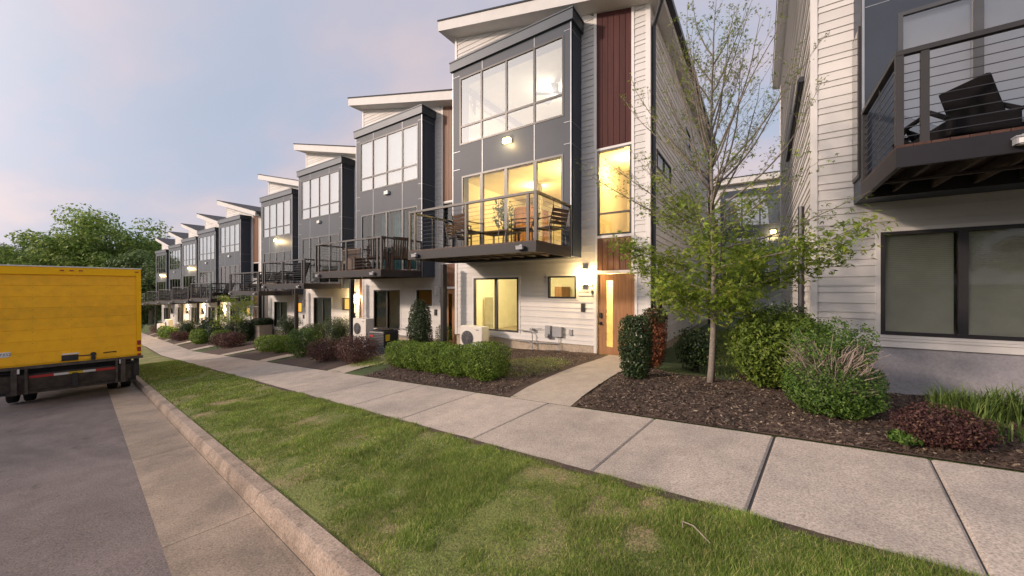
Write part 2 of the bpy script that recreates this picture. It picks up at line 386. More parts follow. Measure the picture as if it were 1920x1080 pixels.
# ---------------------------------------------------------------- terrain, street (metres; z = 0 at the door sill of the lit house)
def lerp(t, x):
    if x <= t[0][0]: return t[0][1]
    for (a, b), (c, d) in zip(t, t[1:]):
        if x <= c: return b+(d-b)*(x-a)/(c-a)
    return t[-1][1]
HZ = [(-70,-3.2),(-58,-2.85),(-52,-2.6),(-46,-2.45),(-39.5,-2.25),(-33,-2.0),(-25,-1.4),(-18.5,-1.02),(-12,-.62),(-9.6,-.44),(-8.6,-.3),(-6,-.12),(-3.8,-.02),(-3.3,0),(-2.2,0),(-1.8,-.12),(0,-.34),(1.5,-.45),(6,-.42),(12,.3),(30,1.5)]
FRONT = [(-58,13.9),(-30,12.2),(-21.7,11.8),(-8.7,10.26),(-2.3,9.48),(.8,8.6),(7.3,8.5),(30,8)]
def plane(x, y):
    xx = x if x > -30 else -30+(x+30)*.55
    if xx < -120: xx = -120
    if xx > 90: xx = 90
    return .088*xx+.0293*max(-60, min(y, 40))+.19
def ground(x, y):
    n = .126*x+.992*y
    p = plane(x, y)
    n0 = lerp([(-8,4.6),(-4,4.6),(-2,6.0),(8,6.0)], x)
    if n <= n0: return p
    n1 = .126*x+.992*(lerp(FRONT, x)-.3)
    t = min(1, max(0, (n-n0)/(n1-n0))); t = t*t*(3-2*t)
    return p+(lerp(HZ, x)-p)*t
def P(s, n): return (-.992*s+.126*n, .126*s+.992*n)
def pz(s, n, dz=0.0):
    x, y = P(s, n); return (x, y, plane(x, y)+dz)

def grid(name, ss, ns, zf, m, kind='structure'):
    V = np.array([[(*P(s, n+(.022*(vnoise(s, 1.0, 3.3)+vnoise(s, 5.0, 9.0)-1) if n == .385 else 0)), zf(s, n)) for n in ns] for s in ss]).reshape(-1, 3)
    a, b = len(ss), len(ns); F = []
    for i in range(a-1):
        for j in range(b-1):
            F.append((i*b+j, (i+1)*b+j, (i+1)*b+j+1, i*b+j+1))
    o = link(name, arr_mesh(name, V[:, :], np.array(F)[:, ::-1], m)); o['kind'] = kind
    me = o.data; me.polygons.foreach_set('use_smooth', [True]*len(me.polygons))
    return o
def rng_(a, b, st):
    return [a+(b-a)*i/max(1, round((b-a)/st)) for i in range(max(1, round((b-a)/st))+1)]

ROAD = -.13
def terr(s, n):
    x, y = P(s, n); z = ground(x, y)
    if n < 4.42: z -= .32
    else: z += .012*math.sin(x*3.1)*math.sin(y*2.7)
    return z
grid('ground', [-900,-200,-80,-40]+rng_(-24, 75, .6)+[90,120,200,900],
     [-900,-200,-60,-25,-12,-9,0,4.30,4.36,4.42]+rng_(4.6, 16, .4)+[18,22,30,45,80,200,900], terr, M_GRND)
grid('asphalt_road', [-40, -20]+rng_(-9, 24, .12)+rng_(26, 150, 2), [-9, -6, -3, -1, .2, .385], lambda s, n: pz(s, n, ROAD+.002)[2]+.02*(0 if n > 0 else min(1, -n/3)), M_ASPH)
grid('far_verge', rng_(-40, 150, 5), [-60, -30, -14, -9.0], lambda s, n: pz(s, n, ROAD+.03)[2], M_GRND)

# kerb and gutter are cast in lengths with open joints
def strip_sections(mb, cuts, prof, gap=.008):
    for a, b in zip(cuts, cuts[1:]):
        a += gap/2; b -= gap/2
        m = max(1, int((b-a)/1.5)); base = len(mb.v); k = len(prof)
        for i in range(m+1):
            s = a+(b-a)*i/m
            for n, dz in prof:
                x, y, z = pz(s, n, dz); mb.v.append((x, y, z))
        for i in range(m):
            for j in range(k-1):
                q = base+i*k+j; mb.f.append((q, q+1, q+k+1, q+k))
        mb.f.append(tuple(base+j for j in range(k))); mb.f.append(tuple(base+m*k+j for j in reversed(range(k))))
cuts = [-8.1, -5.1, -2.1, .9, 3.9]+[3.9+3.05*i for i in range(1, 34)]
g = MB(); strip_sections(g, cuts, [(.37, -.4), (.37, ROAD+.006), (.66, ROAD-.004), (.93, ROAD-.012), (.965, ROAD-.006), (.965, -.4)])
o = g.build('gutter', M_GUT); o['kind'] = 'structure'
g = MB(); strip_sections(g, cuts, [(.967, -.45), (.967, -.075), (.985, -.03), (1.0, .004), (1.015, .012), (1.115, .014), (1.13, -.05), (1.13, -.45)])
o = g.build('kerb', M_KERB); o['kind'] = 'structure'
g = MB(); strip_sections(g, [-8.1, 110], [(.375, -.45), (.375, ROAD-.012), (.96, ROAD-.026), (.975, -.10), (1.0, -.03), (1.11, -.012), (1.11, -.45)])
o = g.build('kerb_joint', M_JOINT); o['kind'] = 'structure'

# sidewalk slabs
sw = [-8.0, -6.4, -4.9, -3.4, -2.0, -.56]
g = MB()
cuts = [-7.9, -6.3, -4.8, -3.3, -1.95, -.57]
def slab(mb, a, b, n0=2.835, n1=4.36):
    k0 = len(mb.v); m = 6
    for i in range(m+1):
        s = a+(b-a)*i/m
        for n, dz in ((n0, -.2), (n0+.002, -.012), (n0+.018, .002), (n1-.018, .002), (n1-.002, -.012), (n1, -.2)):
            dd = dz-(.012 if i in (0, m) and -.02 < dz < .01 else 0)
            ss = s
            mb.v.append(pz(ss, n, dd))
    # sharpen the tooled edge: end rings sit just inside the slab
    for i in range(m):
        for j in range(5):
            q = k0+i*6+j; mb.f.append((q, q+1, q+7, q+6))
    mb.f.append(tuple(k0+j for j in range(6))); mb.f.append(tuple(k0+m*6+j for j in reversed(range(6))))
def slab2(mb, a, b):
    slab_v = []
    k0 = len(mb.v)
    inner = [a, a+.016]+[a+(b-a)*t for t in (.25, .5, .75)]+[b-.016, b]
    for i, s in enumerate(inner):
        end = i in (0, len(inner)-1)
        for n, dz in ((2.835, -.2), (2.837, -.012), (2.852, .002), (4.343, .002), (4.358, -.012), (4.36, -.2)):
            mb.v.append(pz(s, n, min(dz, -.010) if end else dz))
    for i in range(len(inner)-1):
        for j in range(5):
            q = k0+i*6+j; mb.f.append((q, q+1, q+7, q+6))
    mb.f.append(tuple(k0+j for j in range(6))); mb.f.append(tuple(k0+(len(inner)-1)*6+j for j in reversed(range(6))))
for (a, b) in [(-7.9,-6.3),(-6.3,-4.8),(-4.8,-3.3),(-3.3,-1.95),(-1.95,-.575),(-.565,.425),(.445,1.58),(1.585,3.1),(3.105,4.6)]+[(4.605+1.5*i, 6.1+1.5*i) for i in range(60)]:
    slab2(g, a, b)
o = g.build('sidewalk', M_CONC); o['kind'] = 'structure'
g = MB()
for a, b in ((-8, 95),):
    for i in range(60):
        s0 = a+(b-a)*i/60; s1 = a+(b-a)*(i+1)/60
        g.quad(pz(s0, 2.85, -.016), pz(s1, 2.85, -.016), pz(s1, 4.345, -.016), pz(s0, 4.345, -.016))
o = g.build('sidewalk_joint', M_JOINT); o['kind'] = 'structure'

# lawn strip between kerb and sidewalk
def lawn_z(s, n):
    x, y = P(s, n)
    e = min(1, (n-1.12)/.15, (2.84-n)/.12); e = max(0, e)
    return plane(x, y)-.012+e*(.016+.035*(vnoise(x, y, 2.2)-.4)+.012*vnoise(x, y, 9))
grid('lawn', rng_(-8, 20, .12)+rng_(20.6, 95, .6), [1.125, 1.16, 1.22, 1.3]+rng_(1.42, 2.6, .12)+[2.7, 2.78, 2.825, 2.838], lawn_z, M_SOIL)

g = MB()
ss_ = rng_(-7.9, 40, .15)
for a, c in zip(ss_, ss_[1:]):
    wa, wc = [.012+.03*vnoise(q, 2.0, 4.0)+.02*vnoise(q, 8.0, 11.0) for q in (a, c)]
    g.quad(pz(c, 2.80-wc, .008), pz(a, 2.80-wa, .008), pz(a, 2.836+wa*.5, .0055), pz(c, 2.836+wc*.5, .0055))
o = g.build('soil_edge', M_MULCH); o['kind'] = 'structure'
def blades(name, s0, s1, n0, n1, count, h, w, zf, rs, m=None, patch=True, clump=2.3):
    s = rs.uniform(s0, s1, count); n = rs.uniform(n0, n1, count)
    x = -.992*s+.126*n; y = .126*s+.992*n
    d = vnoise(x+7, y, 1.25)*.42+vnoise(x, y+3, 3.6)*.36+vnoise(x, y, 9.0)*.22
    if patch:
        # thin towards the kerb, bare in patches
        edge = np.clip((n-1.13)/.45, 0, 1); pf = np.clip((.685-d)*7, 0, 1)
        keep = rs.rand(count) < np.clip(pf, .34, 1)*(.40+.60*edge)
        s, n, x, y, pf = s[keep], n[keep], x[keep], y[keep], pf[keep]
    else: pf = np.ones(count)
    k = len(x)
    z = np.array([zf(a, b) for a, b in zip(s, n)])
    hh = h*rs.uniform(.5, 1.25, k)*(.35+1.25*vnoise(x+20, y+4, clump*2.2))*(.42+.58*pf); ww = w*rs.uniform(.7, 1.3, k)
    a = rs.uniform(0, 2*np.pi, k); lean = rs.uniform(.15, 1.0, k)*hh; la = rs.uniform(0, 2*np.pi, k)
    ux, uy = np.cos(a)*ww/2, np.sin(a)*ww/2; lx, ly = np.cos(la)*lean, np.sin(la)*lean
    V = np.empty((k, 3, 3))
    V[:, 0] = np.stack([x-ux, y-uy, z-.004], 1); V[:, 1] = np.stack([x+ux, y+uy, z-.004], 1)
    V[:, 2] = np.stack([x+lx, y+ly, z+hh], 1)
    return arr_mesh(name, V.reshape(-1, 3), np.arange(k*3).reshape(k, 3), m or M_GRASS)
rs = np.random.RandomState(11)
for k, (a, b, cnt, h, w) in enumerate([(-2.4, 3.2, 270000, .033, .0042), (3.2, 9, 90000, .036, .007), (9, 24, 70000, .04, .014)]):
    o = link('lawn_grass', blades('lawn_grass', a, b, 1.12, 2.862, cnt, h, w, lawn_z, rs))
    tag(o, ['short lawn grass with bare brown patches nearest the viewer, between kerb and sidewalk',
            'short lawn grass along the middle stretch of the kerb',
            'short lawn grass farther down the kerb beside the yellow truck'][k], 'grass', None, 'stuff')

# walkways to the doors, mulch beds, back-yard grass
def quad_patch(name, pts, zf, m, st=.25, kind='structure'):
    """gridded patch over a four-sided outline (x,y)"""
    (ax, ay), (bx, by), (cx, cy), (dx_, dy_) = pts
    nu = max(2, int(math.hypot(bx-ax, by-ay)/st)); nv = max(2, int(math.hypot(dx_-ax, dy_-ay)/st))
    V = []; F = []
    for i in range(nu+1):
        for j in range(nv+1):
            u, v = i/nu, j/nv
            x = (ax*(1-u)+bx*u)*(1-v)+(dx_*(1-u)+cx*u)*v; y = (ay*(1-u)+by*u)*(1-v)+(dy_*(1-u)+cy*u)*v
            V.append((x, y, zf(x, y, u, v)))
    for i in range(nu):
        for j in range(nv):
            q = i*(nv+1)+j; F.append((q, q+nv+1, q+nv+2, q+1))
    o = link(name, arr_mesh(name, np.array(V), np.array(F), m)); o['kind'] = kind
    o.data.polygons.foreach_set('use_smooth', [True]*len(F)); return o

HOUSES = [(7.28,-.97,.58),(-2.266,0,0),(-8.7,.78,-.40),(-15.12,1.5,-.82),(-21.67,2.3,-1.2),(-30.2,2.7,-1.75),(-36.7,3.2,-2.0),(-43.1,3.7,-2.22),(-49.5,4.2,-2.42),(-55.5,4.4,-2.65)]
HOUSES = [(a, 9.478+b, c) for a, b, c in HOUSES]
def ny(x, n): return (n-.126*x)/.992
def walk(x0, x1, y1, zend):
    zz = lambda x, y, u, v: (plane(x, y)-.004)*(1-v)+zend*v if v < 1 else zend
    def zf(x, y, u, v):
        a = plane(x, ny(x, 4.36)); return max(a+(zend-a)*v-.002, ground(x, y)+.03 if v > .02 else -99)
    o = quad_patch('walkway', [(x0, ny(x0, 4.365)), (x1, ny(x1, 4.365)), (x1, y1), (x0, y1)], zf, M_WALK, .5)
    return o
walk(-3.28, -2.17, 9.46, -.03)
for i in range(2, 10):
    hx, hy, hz = HOUSES[i]; walk(hx-1.36, hx-.30, hy-.02, hz-.03)
def bed_z(x, y, side=1.0):
    n = .126*x+.992*y; e = max(0, min(1, (n-4.36)/.3))*side
    return ground(x, y)+.005+e*(.028+.035*(vnoise(x, y, 3.0)-.3)+.022*vnoise(x, y, 10)+.014*vnoise(x, y, 24))
def bed(x0, x1, n1, m=None, name='mulch_bed', up=.035, n0=4.37, round_=.0):
    def zf(x, y, u, v): return bed_z(x, y, min(1, u*12+.1, (1-u)*12+.1))
    return quad_patch(name, [(x0, ny(x0, n0)), (x1, ny(x1, n0)), (x1, ny(x1, n1)), (x0, ny(x0, n1))], zf, m or M_MULCH, .07 if x1 > -9 else .3)
bed(-2.15, 7.5, 8.15)
bed(-8.05, -3.30, 8.85)
for i in range(2, 10):
    hx = HOUSES[i][0]; bed(hx-6.0, hx-1.42, 7.7 if i < 5 else 8.4)
# bark chips lying on the two near beds, dry grass behind the near hedge
def chips(name, x0, x1, n0, n1, count, rs, size=.030, avoid=None):
    x = rs.uniform(x0, x1, count); n = n0+(n1-n0)*rs.rand(count)**1.25; y = (n-.126*x)/.992
    k = count; z = np.array([bed_z(a, b)+.006 for a, b in zip(x, y)])
    L = size*rs.uniform(.4, 1.5, k); wd = L*rs.uniform(.15, .4, k); a = rs.uniform(0, 2*np.pi, k); ti = rs.uniform(-.5, .5, k)
    ux, uy, uz = np.cos(a)*L/2, np.sin(a)*L/2, ti*L/2; vx, vy, vz = -np.sin(a)*wd/2, np.cos(a)*wd/2, rs.uniform(-.4, .4, k)*wd
    V = np.empty((k, 4, 3))
    for q, (i, j) in enumerate(((-1,-1),(1,-1),(1,1),(-1,1))):
        V[:, q] = np.stack([x+i*ux+j*vx, y+i*uy+j*vy, z+i*uz+j*vz], 1)
    return arr_mesh(name, V.reshape(-1, 3), np.arange(k*4).reshape(k, 4), M_CHIP)
o = link('mulch_chips', chips('mulch_chips', -2.1, 3.2, 4.385, 8.0, 42000, rs)); tag(o, 'loose bark chips on the wide mulch bed under the sapling', 'mulch', None, 'stuff')
o = link('mulch_chips', chips('mulch_chips', -7.9, -3.4, 4.385, 8.6, 24000, rs)); tag(o, 'loose bark chips on the mulch bed under the clipped hedge', 'mulch', None, 'stuff')
def gz(s, n):
    x, y = P(s, n); return ground(x, y)+.03
# yard grass: dry tuft patch beside the walkway, shady strip between the houses, patch by the condensers
def patch(label, x0, x1, y0, y1, count, h, w, seed):
    r = np.random.RandomState(seed); x = r.uniform(x0, x1, count); y = r.uniform(y0, y1, count)
    cx, cy = (x0+x1)/2, (y0+y1)/2
    q = ((x-cx)/(x1-x0)*2)**2+((y-cy)/(y1-y0)*2)**2
    keep = r.rand(count) < np.clip((1.1-q)*2, 0, 1)*np.clip(.3+vnoise(x, y, 3), 0, 1)
    x, y = x[keep], y[keep]; k = len(x)
    z = np.array([ground(a, b)+.035 for a, b in zip(x, y)])
    hh = h*r.uniform(.4, 1.2, k); a = r.uniform(0, 6.28, k); ln = hh*r.uniform(.2, 1, k); la = r.uniform(0, 6.28, k)
    V = np.empty((k, 3, 3)); ux, uy = np.cos(a)*w/2, np.sin(a)*w/2
    V[:, 0] = np.stack([x-ux, y-uy, z], 1); V[:, 1] = np.stack([x+ux, y+uy, z], 1); V[:, 2] = np.stack([x+np.cos(la)*ln, y+np.sin(la)*ln, z+hh], 1)
    o = link('yard_grass', arr_mesh('yard_grass', V.reshape(-1, 3), np.arange(k*3).reshape(k, 3), M_GRASS)); tag(o, label, 'grass', None, 'stuff')
patch('thin dry grass patch between the clipped hedge and the lit house walkway', -5.3, -3.4, 5.5, 8.3, 14000, .07, .007, 3)
patch('shaded green grass in the gap between the two nearest houses', -2.0, .6, 9.4, 20, 22000, .09, .014, 4)
patch('short grass patch in front of the dark condenser', -10.4, -8.2, 6.0, 9.6, 16000, .07, .009, 5)
# dry twig on the lawn
g = MB(); x, y = -.34, 2.5; z = plane(x, y)+.035
g.tube([(x-.07, y+.06, z), (x, y, z+.03), (x+.10, y-.07, z)], .0035, 5); g.tube([(x-.07, y+.06, z), (x-.055, y-.02, z+.01)], .003, 5)
tag(g.build('twig', M_TWIG), 'bent dry twig lying on the grass near the sidewalk edge', 'twig')
# ---------------------------------------------------------------- townhouses (local: x<=0 to the left, y>=0 into the house, z=0 at the door sill)
BAYX0, BAYX1, BAYZ0, BAYZ1, BAYY = -5.95, -1.80, 2.61, 8.72, -.67
DECKY = BAYY-1.81
BIG = (-5.62, -3.85, .42, 2.11); SMALL = (-2.83, -1.95, 1.49, 2.12); DOOR = (-1.36, -.36, 0, 2.16)
STAIR = (-1.34, -.44, 3.17, 5.43); TOPW = (-5.65, -2.01, 6.30, 8.43); BDOOR = (-5.56, -2.03, 2.86, 5.31)
SOFF = lambda x: 10.36-.242*(x+6.43)
REVEAL = [.107, .157, .186]
CACHE = {}
def cached(key, fn):
    if key not in CACHE: CACHE[key] = fn()
    return CACHE[key]

def lap_bands(z0, z1):
    out = []; z = z0; k = 0
    while z < z1-1e-6:
        h = REVEAL[k % 3]; out.append((z, min(z+h, z1), h)); z += h; k += 1
    return out

def siding(mb, a0, a1, z0, z1, holes, place, top=None, lap=.017):
    """overlapping boards; place(a, out, z) -> point; top(a) = sloped upper limit"""
    for zb, zt, h in lap_bands(z0, z1):
        cuts = sorted({zb, zt} | {v for hl in holes for v in (hl[2], hl[3]) if zb < v < zt})
        for za, zc in zip(cuts, cuts[1:]):
            segs = [(a0, a1)]
            for hl in holes:
                if hl[2] < zc-1e-6 and hl[3] > za+1e-6:
                    ns = []
                    for s, e in segs:
                        if hl[1] <= s or hl[0] >= e: ns.append((s, e)); continue
                        if hl[0] > s: ns.append((s, hl[0]))
                        if hl[1] < e: ns.append((hl[1], e))
                    segs = ns
            ob, ot = lap*(1-(za-zb)/h), lap*(1-(zc-zb)/h)
            for s, e in segs:
                if top:
                    eb = min(e, top(za)); et = min(e, top(zc))
                    if eb <= s: continue
                    et = max(et, s)
                else: eb = et = e
                mb.quad(place(s, ob, za), place(eb, ob, za), place(et, ot, zc), place(s, ot, zc))
                if abs(za-zb) < 1e-6: mb.quad(place(s, 0, za), place(eb, 0, za), place(eb, ob, za), place(s, ob, za))

FP = lambda a, o, z: (a, -o, z)

def front_wall(L):
    mb = MB()
    holes = [BIG, SMALL, DOOR, STAIR, (-1.362, -.44, 5.43, 11), (-1.362, -.44, 2.1, 3.17), (BAYX0+.05, BAYX1-.05, BAYZ0+.02, BAYZ1)]
    siding(mb, L, 0, .22, 10.6, holes, FP, top=lambda z: L+.0001+(SOFF(L)+.02-z)/.242 if z > 8.6 else 1e9)
    return mb.mesh('wall', M_SIDE)
def side_wall(x, sgn, ztop, z0, holes=()):
    mb = MB(); siding(mb, 0, 12.2, z0, ztop, list(holes), (lambda a, o, z: (x+sgn*o, a, z)) if sgn > 0 else (lambda a, o, z: (x-o, 12.2-a, z)))
    return mb

def window(parent, name, rc, y, mx=(), mz=(), fw=.05, m=M_FRAME, gl=M_GLASS, depth=.09, out=.03, thick=None, key=None, blind=None, blind_m=None, shared=True):
    x0, x1, z0, z1 = rc
    def mk():
        b = MB(); ya, yb = y-out, y+depth-out
        b.box(x0, x1, ya, yb, z0, z0+fw); b.box(x0, x1, ya, yb, z1-fw, z1)
        b.box(x0, x0+fw, ya, yb, z0+fw, z1-fw); b.box(x1-fw, x1, ya, yb, z0+fw, z1-fw)
        t = (thick or fw)/2
        for v in mx: b.box(v-t, v+t, ya+.006, yb-.006, z0+fw, z1-fw)
        xs = [x0+fw]+[c for v in mx for c in (v-t, v+t)]+[x1-fw]
        for v in mz:
            for a, c in zip(xs[::2], xs[1::2]): b.box(a, c, ya+.008, yb-.008, v-t*.9, v+t*.9)
        return b.mesh(name, m)
    fr = link(name, cached((key or name, rc, m.name), mk), parent)
    def mkp():
        b = MB(); yy = y+.015
        b.quad((x0+.01, yy, z0+.01), (x1-.01, yy, z0+.01), (x1-.01, yy, z1-.01), (x0+.01, yy, z1-.01)); return b.mesh('pane', gl)
    link('pane', cached(('pane', key or name, rc, gl.name), mkp), fr)
    if blind == 'sheet':
        bb = MB(); bb.box(x0+.03, x1-.03, y+.10, y+.115, z0+.03, z1-.03); bb.build('blind', blind_m, fr)
    elif blind == 'slats':
        bb = MB(); z = z0+.05
        xm = [x0+.06]+[c for v in mx for c in (v-.07, v+.07)]+[x1-.06]
        for a, c in zip(xm[::2], xm[1::2]):
            z = z0+.05
            while z < z1-.05:
                bb.quad((a, y+.075, z), (c, y+.075, z), (c, y+.097, z+.030), (a, y+.097, z+.030)); z += .031
        bb.build('blind', blind_m, fr)
    return fr

def curtain(parent, x0, x1, y, z0, z1, m, waves=9, amp=.05):
    b = MB(); n = int((x1-x0)/.025); pts = [(x0+(x1-x0)*i/n, y+amp*math.sin(2*math.pi*waves*i/n)+.02*math.sin(5.1*i/n*waves)) for i in range(n+1)]
    for (ax, ay), (bx, by) in zip(pts, pts[1:]): b.quad((ax, ay, z0), (bx, by, z0), (bx, by, z1), (ax, ay, z1))
    o = b.build('curtain', m, parent, smooth=True); return o

def room(rc, y0, y1):
    x0, x1, z0, z1 = rc; b = MB()
    b.quad((x0,y0,z0),(x1,y0,z0),(x1,y1,z0),(x0,y1,z0)); b.quad((x0,y1,z1),(x1,y1,z1),(x1,y0,z1),(x0,y0,z1))
    b.quad((x0,y1,z0),(x1,y1,z0),(x1,y1,z1),(x0,y1,z1)); b.quad((x0,y0,z0),(x0,y1,z0),(x0,y1,z1),(x0,y0,z1)); b.quad((x1,y1,z0),(x1,y0,z0),(x1,y0,z1),(x1,y1,z1))
    return b

def panels_with_holes(mb, x0, x1, z0, z1, holes, y, t):
    zs = sorted({z0, z1} | {v for h in holes for v in h[2:]}); 
    for za, zb in zip(zs, zs[1:]):
        segs = [(x0, x1)]
        for h in holes:
            if h[2] < zb-1e-6 and h[3] > za+1e-6: segs = [q for s, e in segs for q in ((s, h[0]), (h[1], e)) if q[1] > q[0]]
        for s, e in segs: mb.box(s, e, y, y+t, za, zb)

def point_light(name, loc, col, energy, parent, size=.06):
    d = bpy.data.lights.new(name, 'POINT'); d.energy = energy; d.color = col; d.shadow_soft_size = size
    o = link(name, d, parent); o.location = loc; return o

def text_mesh(txt, size, m, name, parent, loc, rot=(R(90), 0, 0), depth=.006):
    c = bpy.data.curves.new(name, 'FONT'); c.body = txt; c.size = size; c.extrude = depth; c.align_x = 'CENTER'
    tmp = bpy.data.objects.new('tmp', c); COL.objects.link(tmp)
    dg = bpy.context.evaluated_depsgraph_get(); me = bpy.data.meshes.new_from_object(tmp.evaluated_get(dg))
    bpy.data.objects.remove(tmp); me.materials.clear(); me.materials.append(m)
    o = link(name, me, parent); o.location = loc; o.rotation_euler = rot; return o

WARM = (1.0, .68, .30)
def house(idx, label, L=-6.43, upper=M_MAHOG, lower=M_BROWN, lit=False, lamp=0, flood=False, small_m=None, big=('sheet', M_BLINDG),
          top_blind=M_BLINDW, number=None, curtain_x=None, found=M_FOUND, door_shut=True):
    hx, hy, hz = HOUSES[idx]
    H = empty('townhouse', (hx, hy, hz), 0, label, 'townhouse', 'stepped row of white and grey townhouses')
    near = idx in (1, 2)
    link('wall', cached(('front', L), lambda: front_wall(L)), H)
    # side and back walls
    rh = [(.72, 2.55, 4.96, 5.45), (.85, 1.30, .45, 2.55), (5.3, 6.3, 7.1, 7.7)] if idx == 1 else []
    link('wall', cached(('right', idx == 1), lambda: side_wall(0, 1, 8.78, .22, rh).mesh('wall', M_SIDE)), H)
    link('wall', cached(('left', L), lambda: side_wall(L, -1, SOFF(L)+.02, .22).mesh('wall', M_SIDE)), H)
    def mk_back():
        b = MB(); b.poly([(L, 12.2, .2), (0, 12.2, .2), (0, 12.2, 8.79), (L, 12.2, SOFF(L))]); return b.mesh('wall', M_SIDE)
    link('wall', cached(('back', L), mk_back), H)
    fo = MB(); fo.box(L+.02, DOOR[0]-.06, .02, 12.15, -2.6, .22); fo.box(DOOR[1]+.06, -.02, .022, 12.15, -2.6, .218)
    fo.box(DOOR[0]-.06, DOOR[1]+.06, .03, 12.1, -2.6, -.02)
    fo.build('foundation', found, H)
    # corner boards and trim
    def mk_trim():
        b = MB(); e = .026
        b.box(L-e, L+.07, -e, .09, .20, SOFF(L)); b.box(-.09, e, -e, .10, .20, SOFF(0)+.02)
        b.box(-e*0+L-e, L, 12.0, 12.2+e, .2, SOFF(L)); b.box(0, e, 12.1, 12.2+e, .2, 8.78)
        # casing round entry column
        b.box(-1.44, -1.362, -e, .02, 5.47, SOFF(-1.4)); b.box(-.44, -.37, -e, .02, 5.47, SOFF(-.4))
        b.box(-1.40, -1.342, -e, .02, 2.24, 5.47); b.box(-.438, -.37, -e, .02, 2.24, 5.47)
        b.box(-1.342, -.438, -e, .02, 5.432, 5.49); b.box(-1.342, -.438, -e, .02, 3.10, 3.168)
        b.box(-1.44, -1.36, -e, .05, -.02, 2.24); b.box(-.36, -.29, -e, .05, -.02, 2.24); b.box(-1.36, -.36, -e, .05, 2.162, 2.24)
        for x0, x1, z0, z1 in (BIG, SMALL):
            b.box(x0-.06, x0, -.022, .03, z0-.05, z1+.06); b.box(x1, x1+.06, -.022, .03, z0-.05, z1+.06)
            b.box(x0, x1, -.022, .03, z1, z1+.06); b.box(x0, x1, -.022, .03, z0-.05, z0)
        return b
    for k, me in enumerate(cached(('trim', L), lambda: mk_trim().split('trim_board', M_TRIM))): link('trim_board', me, H)
    # entry column cladding
    def mk_pan(z0, zt, m, key):
        def f():
            b = MB(); n = 6; x0, x1 = -1.362, -.44; w = (x1-x0)/n
            for i in range(n):
                a, c = x0+i*w+.006, x0+(i+1)*w-.006
                za, zb = (zt, zt) if zt < 6 else (SOFF(a)-.10, SOFF(c)-.10)
                k = len(b.v)
                b.v += [(a,-.012,z0),(c,-.012,z0),(c,.012,z0),(a,.012,z0),(a,-.012,za),(c,-.012,zb),(c,.012,zb),(a,.012,za)]
                b.f += [tuple(k+q for q in t) for t in ((0,3,2,1),(4,5,6,7),(0,1,5,4),(1,2,6,5),(2,3,7,6),(3,0,4,7))]
            b.quad((x0, .006, z0), (x1, .006, z0), (x1, .006, zt if zt < 6 else SOFF(x1)), (x0, .006, zt if zt < 6 else SOFF(x0)))
            return b.mesh('wood_cladding', m)
        return link('wood_cladding', cached(('pan', key, m.name), f), H)
    mk_pan(5.49, 9, upper, 'u'); mk_pan(2.24, 3.10, lower, 'l')
    # entry door
    def mk_door():
        b = MB(); y0, y1 = .03, .075
        b.box(-1.345, -1.115, y0, y1, .01, 2.15); b.box(-.935, -.375, y0, y1, .01, 2.15); b.box(-1.115, -.935, y0, y1, .01, .22); b.box(-1.115, -.935, y0, y1, 1.98, 2.15)
        return b.mesh('entry_door', M_DOOR)
    d = link('entry_door', cached('door', mk_door), H)
    def mk_dg():
        b = MB(); b.quad((-1.115, .05, .22), (-.935, .05, .22), (-.935, .05, 1.98), (-1.115, .05, 1.98)); return b.mesh('door_glass', M_GLASS)
    link('door_glass', cached('doorglass', mk_dg), d)
    def mk_hd():
        b = MB(); b.box(-1.295, -1.24, -.006, .03, .80, .88); b.cyl((-1.268, -.05, .83), .022, .05, 'y', 10); return b.mesh('handle', M_BLACK)
    link('handle', cached('handle', mk_hd), d)
    link('lock', cached('lock', lambda: MB().box(-1.30, -1.235, -.01, .03, .98, 1.12).mesh('lock', M_BLACK)), d)
    # windows
    window(H, 'window', BIG, 0, (-4.71,), (), .055, thick=.10, blind=None if lit else big[0], blind_m=big[1])
    window(H, 'window', SMALL, 0, (), (), .045, blind='sheet' if small_m else None, blind_m=small_m)
    window(H, 'window', STAIR, 0, (), (3.75,), .045)
    # bay
    def mk_bay():
        b = MB(); x0, x1, y = BAYX0, BAYX1, BAYY
        panels_with_holes(b, x0+.02, x1-.02, BAYZ0+.02, BAYZ1, [TOPW, BDOOR], y, .10)
        b.box(x0, x0+.08, y+.10, .02, BAYZ0+.02, BAYZ1); b.box(x1-.08, x1, y+.10, .02, BAYZ0+.02, BAYZ1)
        b.box(x0, x1, y+.02, .02, BAYZ0, BAYZ0+.02)
        return b.mesh('bay', M_PANEL)
    bay = link('bay', cached('bay', mk_bay), H)
    def mk_seam():
        b = MB(); y = BAYY-.004; w = .008
        for x in (-4.74, -2.91):
            for a, c in ((BAYZ0+.05, BDOOR[2]), (BDOOR[3], TOPW[2]), (TOPW[3], BAYZ1)): b.box(x-w, x+w, y, y+.02, a, c)
        for z in (6.12, 8.52, 5.55):
            for a, c in ((BAYX0+.03, TOPW[0]), (TOPW[1], BAYX1-.03)): b.box(a, c, y-.001, y+.02, z-w*.6, z+w*.6)
            b.box(BAYX1-.01, BAYX1+.004, BAYY+.03, -.03, z-w*.6, z+w*.6)
        b.box(BAYX1-.022, BAYX1+.004, BAYY-.006, BAYY+.018, BAYZ0, BAYZ1-.01); b.box(BAYX0-.004, BAYX0+.022, BAYY-.006, BAYY+.018, BAYZ0, BAYZ1-.01)
        return b.mesh('panel_seam', M_SEAM)
    link('panel_seam', cached('seam', mk_seam), bay)
    def mk_cap():
        b = MB(); b.box(BAYX0-.07, BAYX1+.07, BAYY-.07, .0-.02, BAYZ1, BAYZ1+.27); b.box(BAYX0-.09, BAYX1+.09, BAYY-.09, -.02, BAYZ1+.27, BAYZ1+.305); return b.mesh('bay_coping', M_CAP)
    link('bay_coping', cached('cap', mk_cap), H)
